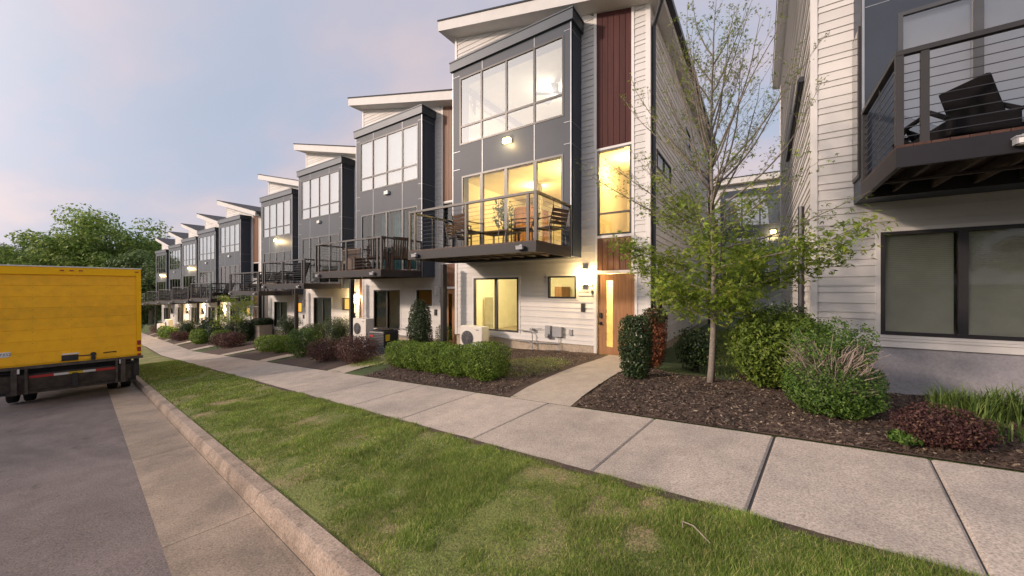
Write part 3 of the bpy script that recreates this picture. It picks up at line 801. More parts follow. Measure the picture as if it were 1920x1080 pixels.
    tw = window(H, 'window', TOPW, BAYY, (-4.77, -3.85, -2.91), (6.88,), .05, M_GFRAME if False else M_FRAME, M_GLASSU, .09, .012, .062, 'topw',
           None if lit else 'sheet', top_blind)
    bd = window(H, 'balcony_door', BDOOR, BAYY, (-4.77, -3.87, -2.89), (), .055, M_GFRAME, M_GLASSU if idx == 0 else M_GLASSD, .10, .012, .10, 'bdoor')
    if idx == 0:
        q = MB(); q.box(BDOOR[0]+.05, BDOOR[1]-.05, BAYY+.12, BAYY+.13, BDOOR[2], BDOOR[3]); q.build('blind', M_BLINDW, bd)  # pale sheet added behind the glass to brighten its sky reflection
    if curtain_x:
        for (a, c, m) in curtain_x: curtain(bd, a, c, BAYY+.26, BDOOR[2]+.05, BDOOR[3]-.06, m, int(abs(c-a)*6)+2)
    if idx == 0:
        def mk_sw():
            b = MB(); x = BAYX0
            b.box(x-.03, x+.02, -.56, -.10, 2.95, 5.35); return b.mesh('window', M_FRAME)
        sw_ = link('window', mk_sw(), H); b = MB(); b.quad((BAYX0-.034, -.14, 3.0), (BAYX0-.034, -.52, 3.0), (BAYX0-.034, -.52, 5.3), (BAYX0-.034, -.14, 5.3)); b.build('pane', M_GLASSU, sw_)
    # balcony
    bx0, bx1 = (-5.97, BAYX1); by0, by1 = DECKY, BAYY-.012; dz0, dz1 = 2.575, 2.80
    def mk_deck():
        b = MB(); t = .05
        b.box(bx0, bx1, by0, by0+t, dz0, dz1); b.box(bx0, bx0+t, by0+t, by1, dz0, dz1); b.box(bx1-t, bx1, by0+t, by1, dz0, dz1)
        b.box(bx0+t, bx1-t, by1-t, by1, dz0, dz1)
        return b.mesh('balcony', M_BALC)
    bal = link('balcony', cached('deck', mk_deck), H)
    def mk_joist():
        b = MB(); x = bx0+.35
        while x < bx1-.2: b.box(x-.02, x+.02, by0+.05, by1-.05, dz0+.05, dz1-.01); x += .4
        b.box(bx0+.05, bx1-.05, by0+.9, by0+.96, dz0+.02, dz0+.048)
        return b.mesh('joist', M_UNDER)
    link('joist', cached('joist', mk_joist), bal)
    def mk_boards():
        b = MB(); x = bx0+.004
        while x < bx1: b.box(x, min(x+.134, bx1-.004), by0+.004, by1, dz1+.002, dz1+.03); x += .14
        return b.mesh('deck_board', M_DECKW)
    link('deck_board', cached('boards', mk_boards), bal)
    zt = 3.93; zd = dz1+.03
    def mk_rail():
        b = MB(); w = .03
        b.box(bx0, bx1-.0, by0+.02, by0+.09, zt-.055, zt); b.box(bx0, bx0+.07, by0+.09, by1, zt-.055, zt); b.box(bx1-.07, bx1, by0+.09, by1, zt-.055, zt)
        return b.mesh('railing', M_RAIL)
    rail = link('railing', cached('rail', mk_rail), H)
    def mk_post(x, y, w=.034, d=.024):
        b = MB(); b.box(x-w, x+w, y-d, y+d, zd, zt-.055); return b.mesh('post', M_RAIL)
    posts = [(bx0+.035, by0+.055, .034, .03), (bx0+.24, by0+.055, .034, .024), (-3.86, by0+.055, .03, .024), (bx1-.035, by0+.055, .034, .03), (bx1-.24, by0+.055, .034, .024),
             (bx0+.035, by1-.04, .03, .026), (bx1-.035, by1-.04, .03, .026)]
    for k, p in enumerate(posts): link('post', cached(('post', k), lambda: mk_post(*p)), rail)
    def mk_spacer(x, y):
        b = MB(); b.box(x-.006, x+.006, y-.006, y+.006, zd, zt-.055); return b.mesh('spacer_bar', M_RAIL)
    for k, (x, y) in enumerate([(-4.85, by0+.055), (-2.85, by0+.055), (bx0+.035, (by0+by1)/2), (bx1-.035, (by0+by1)/2)]):
        link('spacer_bar', cached(('sp', k), lambda: mk_spacer(x, y)), rail)
    for k in range(9):
        def mk_cab():
            z = zd+.105+k*.104; b = MB(); y = by0+.055; r = .0045 if idx else .0055
            b.tube([(bx0+.035, by1-.03, z), (bx0+.035, y, z)], r, 5); b.tube([(bx0+.035, y, z), (bx1-.035, y, z)], r, 5); b.tube([(bx1-.035, y, z), (bx1-.035, by1-.03, z)], r, 5)
            return b.mesh('cable', M_CABLE)
        link('cable', cached(('cab', k, idx == 0), mk_cab), rail)
    def mk_dspot():
        b = MB(); b.tube([(0, by0-.005, 2.69), (0, by0-.05, 2.70)], [.035, .05], 10); b.box(-.085, .085, by0-.11, by0-.03, 2.635, 2.70); b.box(-.09, .09, by0-.12, by0-.02, 2.70, 2.715); return b.mesh('deck_spotlight', M_METER)
    for x in (-2.18, -5.62) if idx else (-5.05, -2.2):
        o = link('deck_spotlight', cached('dspot', mk_dspot), H); o.location.x = x
        if idx == 0:
            b = MB(); b.box(-.06, .06, by0-.10, by0-.04, 2.628, 2.638); b.box(-.07, .07, by0-.1145, by0-.111, 2.64, 2.69); b.build('lens', M_WHT, o)
    # dark corner post under the bay
    if idx != 0:
        def mk_post2():
            b = MB(); b.box(L-.12, L+.0, -.62, -.44, -1.2, 2.57); return b.mesh('corner_post', M_BALC)
        link('corner_post', cached('cpost', mk_post2), H)
    # roof
    x0, x1, y0, y1, th = L-.30, .33, -.55, 12.5, .32
    def slab(xa, xb, ya, yb, o0, o1, m, nm):
        b = MB(); za, zb = SOFF(xa), SOFF(xb); k = len(b.v)
        b.v += [(xa,ya,za+o0),(xb,ya,zb+o0),(xb,yb,zb+o0),(xa,yb,za+o0),(xa,ya,za+o1),(xb,ya,zb+o1),(xb,yb,zb+o1),(xa,yb,za+o1)]
        b.f += [(0,3,2,1),(4,5,6,7),(0,1,5,4),(1,2,6,5),(2,3,7,6),(3,0,4,7)]; return b.mesh(nm, m)
    rf = link('roof', cached(('roof', L), lambda: slab(x0-.02, x1+.03, y0-.025, y1+.02, th, th+.045, M_ROOF, 'roof')), H)
    link('fascia', cached(('fascia', L), lambda: slab(x0, x1, y0, y1, .0, th-.003, M_SOFF, 'fascia')), rf)
    def mk_gut():
        b = MB(); z = SOFF(.33)+th-.16; b.box(.333, .46, y0+.01, y1-.1, z, z+.14); return b.mesh('gutter_trough', M_PIPE)
    link('gutter_trough', cached('gut', mk_gut), rf)
    def mk_dp():
        b = MB(); z = SOFF(.33)+th-.16
        b.tube([(.40, -.25, z), (.40, -.25, z-.08), (.075, .10, z-.62), (.075, .10, -1.0)], .052, 8); return b.mesh('downpipe', M_PIPE)
    link('downpipe', cached('dp', mk_dp), H)
    if idx == 1:
        b = MB(); z = SOFF(.33)+th-.16; b.tube([(.40, 12.2, z), (.40, 12.2, z-.08), (.09, 12.05, z-.6), (.09, 12.05, -1.0)], .05, 8); b.build('downpipe', M_PIPE, H)
        for rc in rh:
            f = MB(); a, c, z0, z1 = rc; e = .045
            f.box(-.04, .03, a, c, z0, z0+e); f.box(-.04, .03, a, c, z1-e, z1); f.box(-.04, .03, a, a+e, z0+e, z1-e); f.box(-.04, .03, c-e, c, z0+e, z1-e)
            if c-a > 1.5: f.box(-.038, .028, (a+c)/2-.02, (a+c)/2+.02, z0+e, z1-e)
            fo_ = f.build('window', M_FRAME, H); p = MB(); p.quad((.0, a, z0), (.0, c, z0), (.0, c, z1), (.0, a, z1)); p.build('pane', M_GLASS, fo_)
    # lamps
    def mk_wl():
        b = MB(); b.box(-1.725, -1.635, -.02, 0, 1.98, 2.20); b.box(-1.74, -1.62, -.125, -.02, 2.28, 2.29); b.box(-1.74, -1.62, -.125, -.02, 1.885, 1.895); return b.mesh('wall_lamp', M_METER)
    wlm = link('wall_lamp', cached('wl', mk_wl), H)
    def mk_shade(m):
        b = MB(); b.box(-1.735, -1.625, -.122, -.022, 1.895, 2.28); return b.mesh('lamp_shade', m)
    link('lamp_shade', cached(('shade', bool(lamp)), lambda: mk_shade(M_LAMP if lamp else M_FLOODOFF)), wlm)
    if lamp: point_light('lamp_light', (-1.68, -.24, 2.08), WARM, lamp, wlm, .05)
    def mk_fl():
        b = MB(); b.box(-3.92, -3.68, BAYY-.10, BAYY+.0, 5.97, 6.10); b.box(-3.83, -3.77, BAYY-.05, BAYY, 6.10, 6.14); return b.mesh('flood_lamp', M_FLOOD if flood else M_FLOODOFF)
    fl = link('flood_lamp', cached(('fl', flood), mk_fl), H)
    if flood and flood is not True: point_light('flood_light', (-3.8, BAYY-.22, 5.98), WARM, flood, fl, .05)
    # numbers, keypad, meters
    if number:
        for k, ch in enumerate(number): text_mesh(ch, .17, M_NUM, 'house_number', H, (-1.485, -.035, 2.10-.158*k))
    def mk_kp():
        b = MB(); b.box(-1.80, -1.69, -.05, -.0, 1.13, 1.36); b.box(-1.775, -1.715, -.056, -.05, 1.2, 1.3); return b.mesh('keypad', M_BLACK)
    link('keypad', cached('kp', mk_kp), H)
    if near:
        def mk_mt():
            b = MB(); b.box(-2.88, -2.72, -.12, 0, .34, .70); b.box(-2.64, -2.36, -.12, 0, .40, .68); b.cyl((-2.80, -.19, .43), .055, .09, 'y', 14); b.box(-2.16, -2.07, -.05, 0, .46, .62)
            b.tube([(-2.46, -.06, .40), (-2.46, -.06, -.1), (-2.44, -.05, -.5)], .012, 6); return b.mesh('meter_box', M_METER)
        link('meter_box', cached('mt', mk_mt), H)
        def mk_gp():
            b = MB(); b.tube([(-3.78, -.12, .52), (-3.62, -.12, .52), (-3.36, -.12, .5), (-3.30, -.12, .42), (-3.30, -.12, -.6)], .016, 7)
            b.tube([(-3.3, -.1, .58), (-2.98, -.1, .60)], .011, 6); b.cyl((-3.34, -.16, .56), .045, .12, 'y', 12); b.tube([(-3.75, -.05, .2), (-3.5, -.08, .22), (-3.30, -.12, .12)], .012, 6)
            b.tube([(-4.9, -.06, .26), (-3.9, -.05, .19), (-3.4, -.05, .16), (-2.5, -.05, .2)], .012, 6)
            return b.mesh('gas_pipe', M_METER)
        link('gas_pipe', cached('gp', mk_gp), H)
    # rooms behind the glass
    im = M_INTW if lit else M_INTD  # unlit rooms get darker walls, their dimness put into the colour
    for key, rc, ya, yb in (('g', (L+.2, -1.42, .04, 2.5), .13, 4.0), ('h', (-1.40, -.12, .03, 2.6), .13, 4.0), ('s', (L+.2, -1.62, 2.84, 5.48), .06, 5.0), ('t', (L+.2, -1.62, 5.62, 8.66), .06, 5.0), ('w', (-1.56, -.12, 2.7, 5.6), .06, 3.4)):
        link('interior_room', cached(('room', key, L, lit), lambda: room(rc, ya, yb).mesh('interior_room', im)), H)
    if lit:
        b = MB(); b.box(-6.12, -5.72, 1.2, 1.26, .1, 1.45); b.build('leaning_panel', M_LEAN, H)
        b = MB(); b.box(-4.28, -3.98, 3.2, 3.95, .05, 1.84); b.build('inner_door', M_DOOR, H)
        b = MB(); b.box(-6.1, -5.3, 3.2, 4.6, 2.85, 5.1); b.build('cabinet', M_DOOR, H)
        b = MB(); b.box(-4.35, -4.15, 1.8, 2.0, 2.85, 5.45); b.build('inner_column', M_INTD, H)
        b = MB(); b.box(-1.0, -.62, 2.9, 3.3, 2.72, 5.5); b.build('inner_panel', M_DOOR, H)
        b = MB()
        for q in range(5): an = q*1.257; b.obox((-3.4+.38*math.cos(an), 1.6+.38*math.sin(an), 8.28), (math.cos(an), math.sin(an), 0), (-math.sin(an), math.cos(an), .1), (0, 0, 1), .34, .07, .008)
        b.cyl((-3.4, 1.6, 8.25), .1, .35, 'z', 12); b.build('ceiling_fan', M_GRILL, H)
        point_light('ceiling_light', (-4.2, .85, 2.36), (1, .84, .46), 190, H, .15)
        point_light('ceiling_light', (-2.4, 1.0, 4.75), (1, .66, .24), 150, H, .10)
        point_light('ceiling_light', (-4.4, 2.0, 5.2), (1, .66, .24), 90, H, .12)
        point_light('ceiling_light', (-.8, 1.2, 2.4), (1, .78, .36), 110, H, .1)
        point_light('ceiling_light', (-.9, 1.3, 5.2), (1, .66, .24), 85, H, .1)
        point_light('ceiling_light', (-3.6, 1.8, 8.3), (1, .88, .72), 60, H, .2)
    return H

house(0, 'nearest townhouse at the right edge, tan slat blinds in its wide ground floor window', L=-6.5, big=('slats', M_BLINDT), found=M_FOUNDG, top_blind=M_BLINDG)
house(1, 'brightly lit townhouse with yellow glowing windows, mahogany cladding and an oak front door', lit=True, lamp=48, flood=22, number='2718')
house(2, 'townhouse with teal curtains behind its balcony door and a rust coloured small window', upper=M_BROWN, small_m=M_RUST, number='2720',
      curtain_x=[(-4.5, -3.95, M_TEAL), (-3.8, -2.95, M_TEAL), (-2.8, -2.1, M_TEAL)])
house(3, 'third townhouse up from the gap, with a lit wall lamp by its yellow small window', upper=M_BROWN, lamp=130, small_m=M_YELBL)
house(4, 'townhouse with a glowing flood lamp above its balcony and an orange lit small window below', upper=M_BROWN, flood=70, small_m=M_ORANGE)
house(5, 'townhouse with reddish cladding at the start of the far block, behind the small garden tree', upper=M_BROWN, small_m=M_YELBL)
house(6, 'far townhouse with a pale teal curtain, second in the far block', upper=M_BROWN, lamp=120, curtain_x=[(-4.6, -3.0, M_TEAL)])
house(7, 'far townhouse with both its flood lamp and its ground floor front lit cream', upper=M_BROWN, lamp=520, flood=70)
house(8, 'far townhouse with a cream lit ground floor, second from the end of the row', upper=M_BROWN, lamp=520)
house(9, 'last townhouse at the far end of the row, with a glowing flood lamp', upper=M_BROWN, lamp=0, flood=70)
# dark conduit and leader on the nearest house's side wall belong to that house
H0 = [o for o in COL.objects if o.name == 'townhouse'][0]
g = MB(); xw = -6.5-.06
g.tube([(xw, 1.25, 5.55), (xw, 6.1, 5.25)], [.06, .05], 8); g.build('conduit', M_PIPE, H0)
g = MB(); g.tube([(xw, 1.32, 2.9), (xw, 1.32, -1.2)], .055, 8); g.build('downpipe', M_PIPE, H0)
# ---------------------------------------------------------------- plants
def leaf_quads(Pn, Nn, size, aspect, rs, fold=.0):
    """diamond leaves at points Pn, facing roughly Nn"""
    k = len(Pn); Nn = Nn/np.maximum(1e-6, np.linalg.norm(Nn, axis=1, keepdims=True))
    r = rs.normal(size=(k, 3)); T = r-Nn*np.sum(r*Nn, 1, keepdims=True); T /= np.maximum(1e-6, np.linalg.norm(T, axis=1, keepdims=True))
    B = np.cross(Nn, T); L = (size*rs.uniform(.6, 1.35, k))[:, None]; w = L*aspect
    V = np.empty((k, 4, 3)); V[:, 0] = Pn-T*L*.5; V[:, 1] = Pn+B*w*.5+Nn*L*fold; V[:, 2] = Pn+T*L*.5; V[:, 3] = Pn-B*w*.5+Nn*L*fold
    return V.reshape(-1, 3), np.arange(k*4).reshape(k, 4)

def shrub_cloud(rs, count, rx, ry, h, power=2.6, lumps=.18, z0=.04, inner=.55, lump_sc=3.5, taper=0.0, bottom=.0, fill=2.2):
    """points through the shell of a superellipsoid with a lumpy outline"""
    d = rs.normal(size=(count, 3)); d /= np.linalg.norm(d, axis=1, keepdims=True)
    e = np.abs(d); f = (e**power).sum(1)**(-1/power)
    a = np.arctan2(d[:, 1], d[:, 0]); lump = 1+lumps*(vnoise(a*lump_sc+3, d[:, 2]*lump_sc, 1.0)+.6*vnoise(a*lump_sc*2.7, d[:, 2]*lump_sc*2.7+9, 1.0)-.8)
    t = 1-(1-inner)*rs.rand(count)**fill
    p = d*(f*lump*t)[:, None]
    zz = (p[:, 2]+1)/2
    wdt = 1-taper*np.clip(zz, 0, 1)-bottom*np.clip(1-zz*2.2, 0, 1)
    Q = np.stack([p[:, 0]*rx*wdt, p[:, 1]*ry*wdt, z0+zz*h], 1)
    nn = d+rs.normal(size=(count, 3))*.75+np.array([0, 0, .35])
    return Q, nn

def stems(rs, n, rx, ry, h, r=.012):
    b = MB()
    for i in range(n):
        a = rs.uniform(0, 6.28); q = rs.uniform(.2, .7)
        b.tube([(rs.uniform(-.06, .06)*rx*2, rs.uniform(-.06, .06)*ry*2, -.08), (math.cos(a)*rx*q*.5, math.sin(a)*ry*q*.5, h*.45), (math.cos(a)*rx*q, math.sin(a)*ry*q, h*.85)], [r, r*.7, r*.3], 5)
    return b.mesh('stem', M_STEM)

SHR = {}
def shrub(name, loc, label, mat, rx, ry, h, count, size, aspect=.55, seed=1, group=None, key=None, rz=0, cat='shrub', part='foliage', **kw):
    o = empty(name, loc, rz, label, cat, group)
    k = key or (name, seed, rx, ry, h, mat.name)
    if k not in SHR:
        r = np.random.RandomState(seed); Q, nn = shrub_cloud(r, count, rx, ry, h, **kw)
        V, F = leaf_quads(Q, nn, size, aspect, r); SHR[k] = (arr_mesh(part, V, F, mat), stems(r, 9, rx, ry, h))
    link(part, SHR[k][0], o); link('stem', SHR[k][1], o)
    return o
def at(x, y, dz=.02): return (x, y, ground(x, y)+dz)

# clipped hedge of five boxwoods before the lit house
hg = 'clipped boxwoods along the lit house bed'
for k, (x, y, rx, ry, h, lab) in enumerate([(-4.35, 5.60, .41, .44, .70, 'clipped bright green boxwood at the right end of the five-shrub hedge'),
        (-5.14, 5.76, .40, .42, .62, 'clipped bright green boxwood second from the right end of the hedge'),
        (-5.95, 5.93, .42, .42, .66, 'clipped bright green boxwood in the middle of the five-shrub hedge'),
        (-6.75, 6.12, .41, .42, .62, 'clipped bright green boxwood second from the left end of the hedge'),
        (-7.55, 6.30, .43, .42, .66, 'clipped bright green boxwood at the left end of the hedge, by the sparse dry twigs')]):
    shrub('boxwood_shrub', at(x, y), lab, L_HEDGE, rx, ry, h, 11000, .034, .5, 20+k % 3, hg, power=3.3, lumps=.15, bottom=.10)
shrub('holly_shrub', at(-1.72, 6.25), 'dark green columnar holly beside the front walkway of the lit house', L_DARK, .245, .25, 1.02, 9000, .040, .55, 31, power=4.2, lumps=.16, bottom=.14, lump_sc=4)
o = shrub('dying_holly_shrub', at(-1.98, 8.75), 'columnar shrub turned red brown, near the right corner of the lit house', L_RED, .24, .24, 1.28, 5200, .05, .5, 32, power=3.5, lumps=.3, bottom=.3)
r_ = np.random.RandomState(77); Q, nn = shrub_cloud(r_, 1500, .25, .25, .35, power=3.5, z0=1.0); V, F = leaf_quads(Q, nn, .045, .5, r_); link('live_foliage', arr_mesh('live_foliage', V, F, L_DARK), o)
shrub('yew_shrub', at(.20, 6.05), 'broad yellow green yew standing against the corner of the nearest house', L_YEW, .52, .46, .98, 17000, .055, .38, 33, power=3.0, lumps=.34, bottom=.30, lump_sc=4.5)
o = shrub('dieback_shrub', at(.62, 5.02), 'large boxwood with a grey patch of dead twigs through its middle', L_BOX, .40, .36, .56, 15000, .026, .55, 34, power=2.8, lumps=.22, bottom=.12)
r_ = np.random.RandomState(78)
Q, nn = shrub_cloud(r_, 7000, .33, .30, .52, power=2.4, z0=.50, lumps=.4, inner=.4); V, F = leaf_quads(Q, nn, .026, .55, r_)
keep = (vnoise(Q[:, 0]*4+Q[:, 1]*2, Q[:, 2]*3, 1.4) > .36); V = V.reshape(-1, 4, 3)[keep].reshape(-1, 3); F = np.arange(len(V)).reshape(-1, 4)
link('upper_foliage', arr_mesh('upper_foliage', V, F, L_BOX), o)
b = MB()
for i in range(420):
    a = r_.uniform(0, 6.28); z = r_.uniform(.35, .75); q = r_.uniform(.2, .37)*(1.1 if z < .6 else .95); p0 = Vector((math.cos(a)*q*.45, math.sin(a)*q*.45, z*.75)); p1 = Vector((math.cos(a)*q*1.12, math.sin(a)*q*1.05, z+r_.uniform(.0, .18)))
    m_ = (p0+p1)/2+Vector(r_.normal(size=3)*.025); b.tube([p0, m_, p1+Vector(r_.normal(size=3)*.02)], [.004, .003, .0012], 3, False)
b.build('dead_twigs', M_TWIG, o)
shrub('barberry_shrub', at(1.22, 4.40), 'low purple barberry beside the sidewalk, below the wide blinds window', L_BARB, .275, .17, .315, 8000, .021, .55, 35, power=2.3, lumps=.4, bottom=.1, inner=.4, lump_sc=5)
shrub('weed_clump', at(1.0, 4.36), 'leafy green weeds growing at the foot of the purple barberry', L_BOX, .10, .06, .11, 420, .04, .6, 36, cat='weed', power=2.0, lumps=.3)
def strap_clump(loc, label, rs, n, rx, ry, h, w, group=None):
    o = empty('strap_leaf_clump', loc, 0, label, 'ornamental grass', group); V = []; F = []
    for i in range(n):
        a = rs.uniform(0, 6.28); q = math.sqrt(rs.rand()); bx, by = math.cos(a)*q*rx, math.sin(a)*q*ry; la = rs.uniform(0, 6.28); hh = h*rs.uniform(.6, 1.15); ln = hh*rs.uniform(.1, .75)
        dx_, dy_ = math.cos(la), math.sin(la); ux, uy = -dy_*w, dx_*w; k = len(V)
        V += [(bx-ux, by-uy, 0), (bx+ux, by+uy, 0), (bx+dx_*ln*.45+ux*.8, by+dy_*ln*.45+uy*.8, hh*.75), (bx+dx_*ln*.45-ux*.8, by+dy_*ln*.45-uy*.8, hh*.75), (bx+dx_*ln+ux*.1, by+dy_*ln+uy*.1, hh*(1.0 if ln < hh*.5 else .85)), (bx+dx_*ln-ux*.1, by+dy_*ln-uy*.1, hh*(1.0 if ln < hh*.5 else .85))]
        F += [(k, k+1, k+2, k+3), (k+3, k+2, k+4, k+5)]
    link('foliage', arr_mesh('foliage', np.array(V), np.array(F), L_LIR), o); return o
sg = 'strap leaf clumps along the grey foundation'
r_ = np.random.RandomState(41)
for k, (x, y, n, rx, lab) in enumerate([(1.62, 5.25, 420, .24, 'arching green strap leaf clump right behind the purple barberry'), (2.02, 5.3, 460, .26, 'arching green strap leaf clump at the right picture edge by the foundation'),
        (2.5, 5.4, 420, .28, 'strap leaf clump beyond the right picture edge side of the foundation bed'), (1.62, 4.75, 90, .16, 'sparse dry strap leaf tuft at the sidewalk edge right of the barberry')]):
    strap_clump(at(x, y), lab, r_, n, rx, .20, .30 if k < 3 else .20, .005, sg)
shrub('camellia_shrub', at(-1.25, 9.6), 'dark open evergreen shrub at the shaded side wall of the lit house', L_DARK, .42, .36, .95, 4200, .06, .55, 37, power=2.2, lumps=.5, inner=.3)
shrub('camellia_shrub', at(-.05, 8.7), 'small dark reddish shrub left of the yew, at the edge of the shady strip', L_BARB, .30, .28, .62, 2600, .045, .55, 38, power=2.2, lumps=.5, inner=.3)
shrub('camellia_shrub', at(.35, 9.3), 'dark clipped evergreen behind the yew against the side wall', L_DARK, .62, .5, 1.75, 7000, .06, .5, 39, power=3.2, lumps=.3)
# house 2 front
shrub('cone_evergreen', at(-10.02, 9.05), 'dark cone shaped evergreen before the house with teal curtains', L_DARK, .47, .45, 1.75, 12000, .055, .5, 42, power=2.5, lumps=.3, taper=.30, cat='evergreen')
shrub('globe_evergreen', at(-9.28, 9.5), 'small round green shrub beside the neighbouring brown door', L_BOX, .30, .30, .85, 3000, .04, .5, 43, power=2.2, lumps=.3)
b = MB(); r_ = np.random.RandomState(44)
for i in range(90):
    a = r_.uniform(0, 6.28); e = r_.uniform(.1, .5); b.tube([(r_.uniform(-.1, .1), r_.uniform(-.1, .1), 0), (math.cos(a)*e*.5, math.sin(a)*e*.5, r_.uniform(.1, .3)), (math.cos(a)*e, math.sin(a)*e, r_.uniform(.15, .5))], [.004, .003, .001], 3, False)
o = b.build('dry_stem_tuft', M_TWIG); o.location = at(-8.15, 6.4); tag(o, 'sparse tuft of dry pale stems at the left end of the clipped hedge', 'dead plant')
bg_ = 'purple barberries along the front beds'
for k, (x, y, rx, h, lab) in enumerate([(-11.75, 6.62, .66, .72, 'purple barberry at the left of the pair in front of the tall white outdoor unit'),
        (-9.98, 6.55, .62, .80, 'rounded purple barberry in front of the dark condenser, right of its pair'),
        (-26.2, 8.95, .85, .95, 'wide purple barberry below the small garden tree'), (-28.3, 9.2, .7, .85, 'purple barberry left of the widest far barberry'), (-40.5, 10.2, .8, .75, 'low brown purple barberry in the distance, by the cream lit ground floors'),
        (-56.5, 12.3, 1.2, .9, 'farthest brown barberry by the truck edge')]):
    shrub('barberry_shrub', at(x, y), lab, L_BARB, rx, .55 if k < 2 else .7, h, 7000 if k < 2 else 3500, .04 if k < 2 else .07, .55, 50+k, bg_, power=2.3, lumps=.35, inner=.4)
gg = 'bright green clipped shrubs along the far beds'
for k, (x, y, rx, h, n, sz, lab) in enumerate([(-17.6, 8.0, .62, .72, 5000, .06, 'bright green clipped shrub at the right of the far pair by the white planter'), (-19.2, 8.1, .66, .74, 5000, .06, 'bright green clipped shrub at the left of the far pair by the white planter'),
        (-14.5, 7.3, .52, 1.05, 5000, .06, 'light green rounded shrub left of the paired purple barberries'),
        (-34.2, 9.8, 1.0, 1.05, 4000, .10, 'bright green clipped mound on the middle of the far block'), (-46.8, 10.8, 1.2, 1.1, 3000, .12, 'bright green clipped mound near the far end of the row'), (-44.3, 10.7, .7, .95, 2000, .12, 'green clipped mound at the very end of the sidewalk view'), (-30.0, 9.7, .6, 1.0, 2500, .08, 'yellow green shrub peeking above the widest far barberry')]):
    shrub('boxwood_shrub', at(x, y), lab, L_HEDGE if k != 2 else L_BOX, rx, .6, h, n, sz, .5, 60+k, gg, power=2.9, lumps=.22)
dg = 'dark clipped evergreens against the far house fronts'
for k, (x, y, rx, h, lab) in enumerate([(-16.7, 10.0, .72, 1.28, 'dark clipped evergreen block left of the tall white outdoor unit'), (-18.9, 10.1, .48, 1.0, 'dark small evergreen next to the dark clipped block'), (-22.9, 10.7, .6, 1.45, 'dark green shrub in front of the wide window of the flood lit house'),
        (-28.5, 10.7, .62, 1.35, 'dark evergreen under the garden tree, right of two'), (-30.9, 10.8, .65, 1.4, 'dark evergreen under the garden tree, left of two'), (-27.9, 11.3, .62, .45, 'flat dark shrub growing out of the tall white planter'), (-33.2, 10.4, .8, 1.45, 'dark clipped evergreen before the far teal curtained house'), (-37.1, 11.0, .6, 1.7, 'taller dark evergreen before the far house with the lit lamp'), (-42.5, 11.2, 1.0, 1.5, 'dark clipped hedge block before the cream lit ground floors')]):
    loc = at(x, y)
    if k == 5: loc = (x, y, loc[2]+.92)
    shrub('evergreen_shrub', loc, lab, L_DARK, rx, .65, h, 15000 if k < 3 else 9000, .05 if k < 3 else .085, .5, 70+k, dg, power=3.4, lumps=.25, inner=.1, fill=1.1)

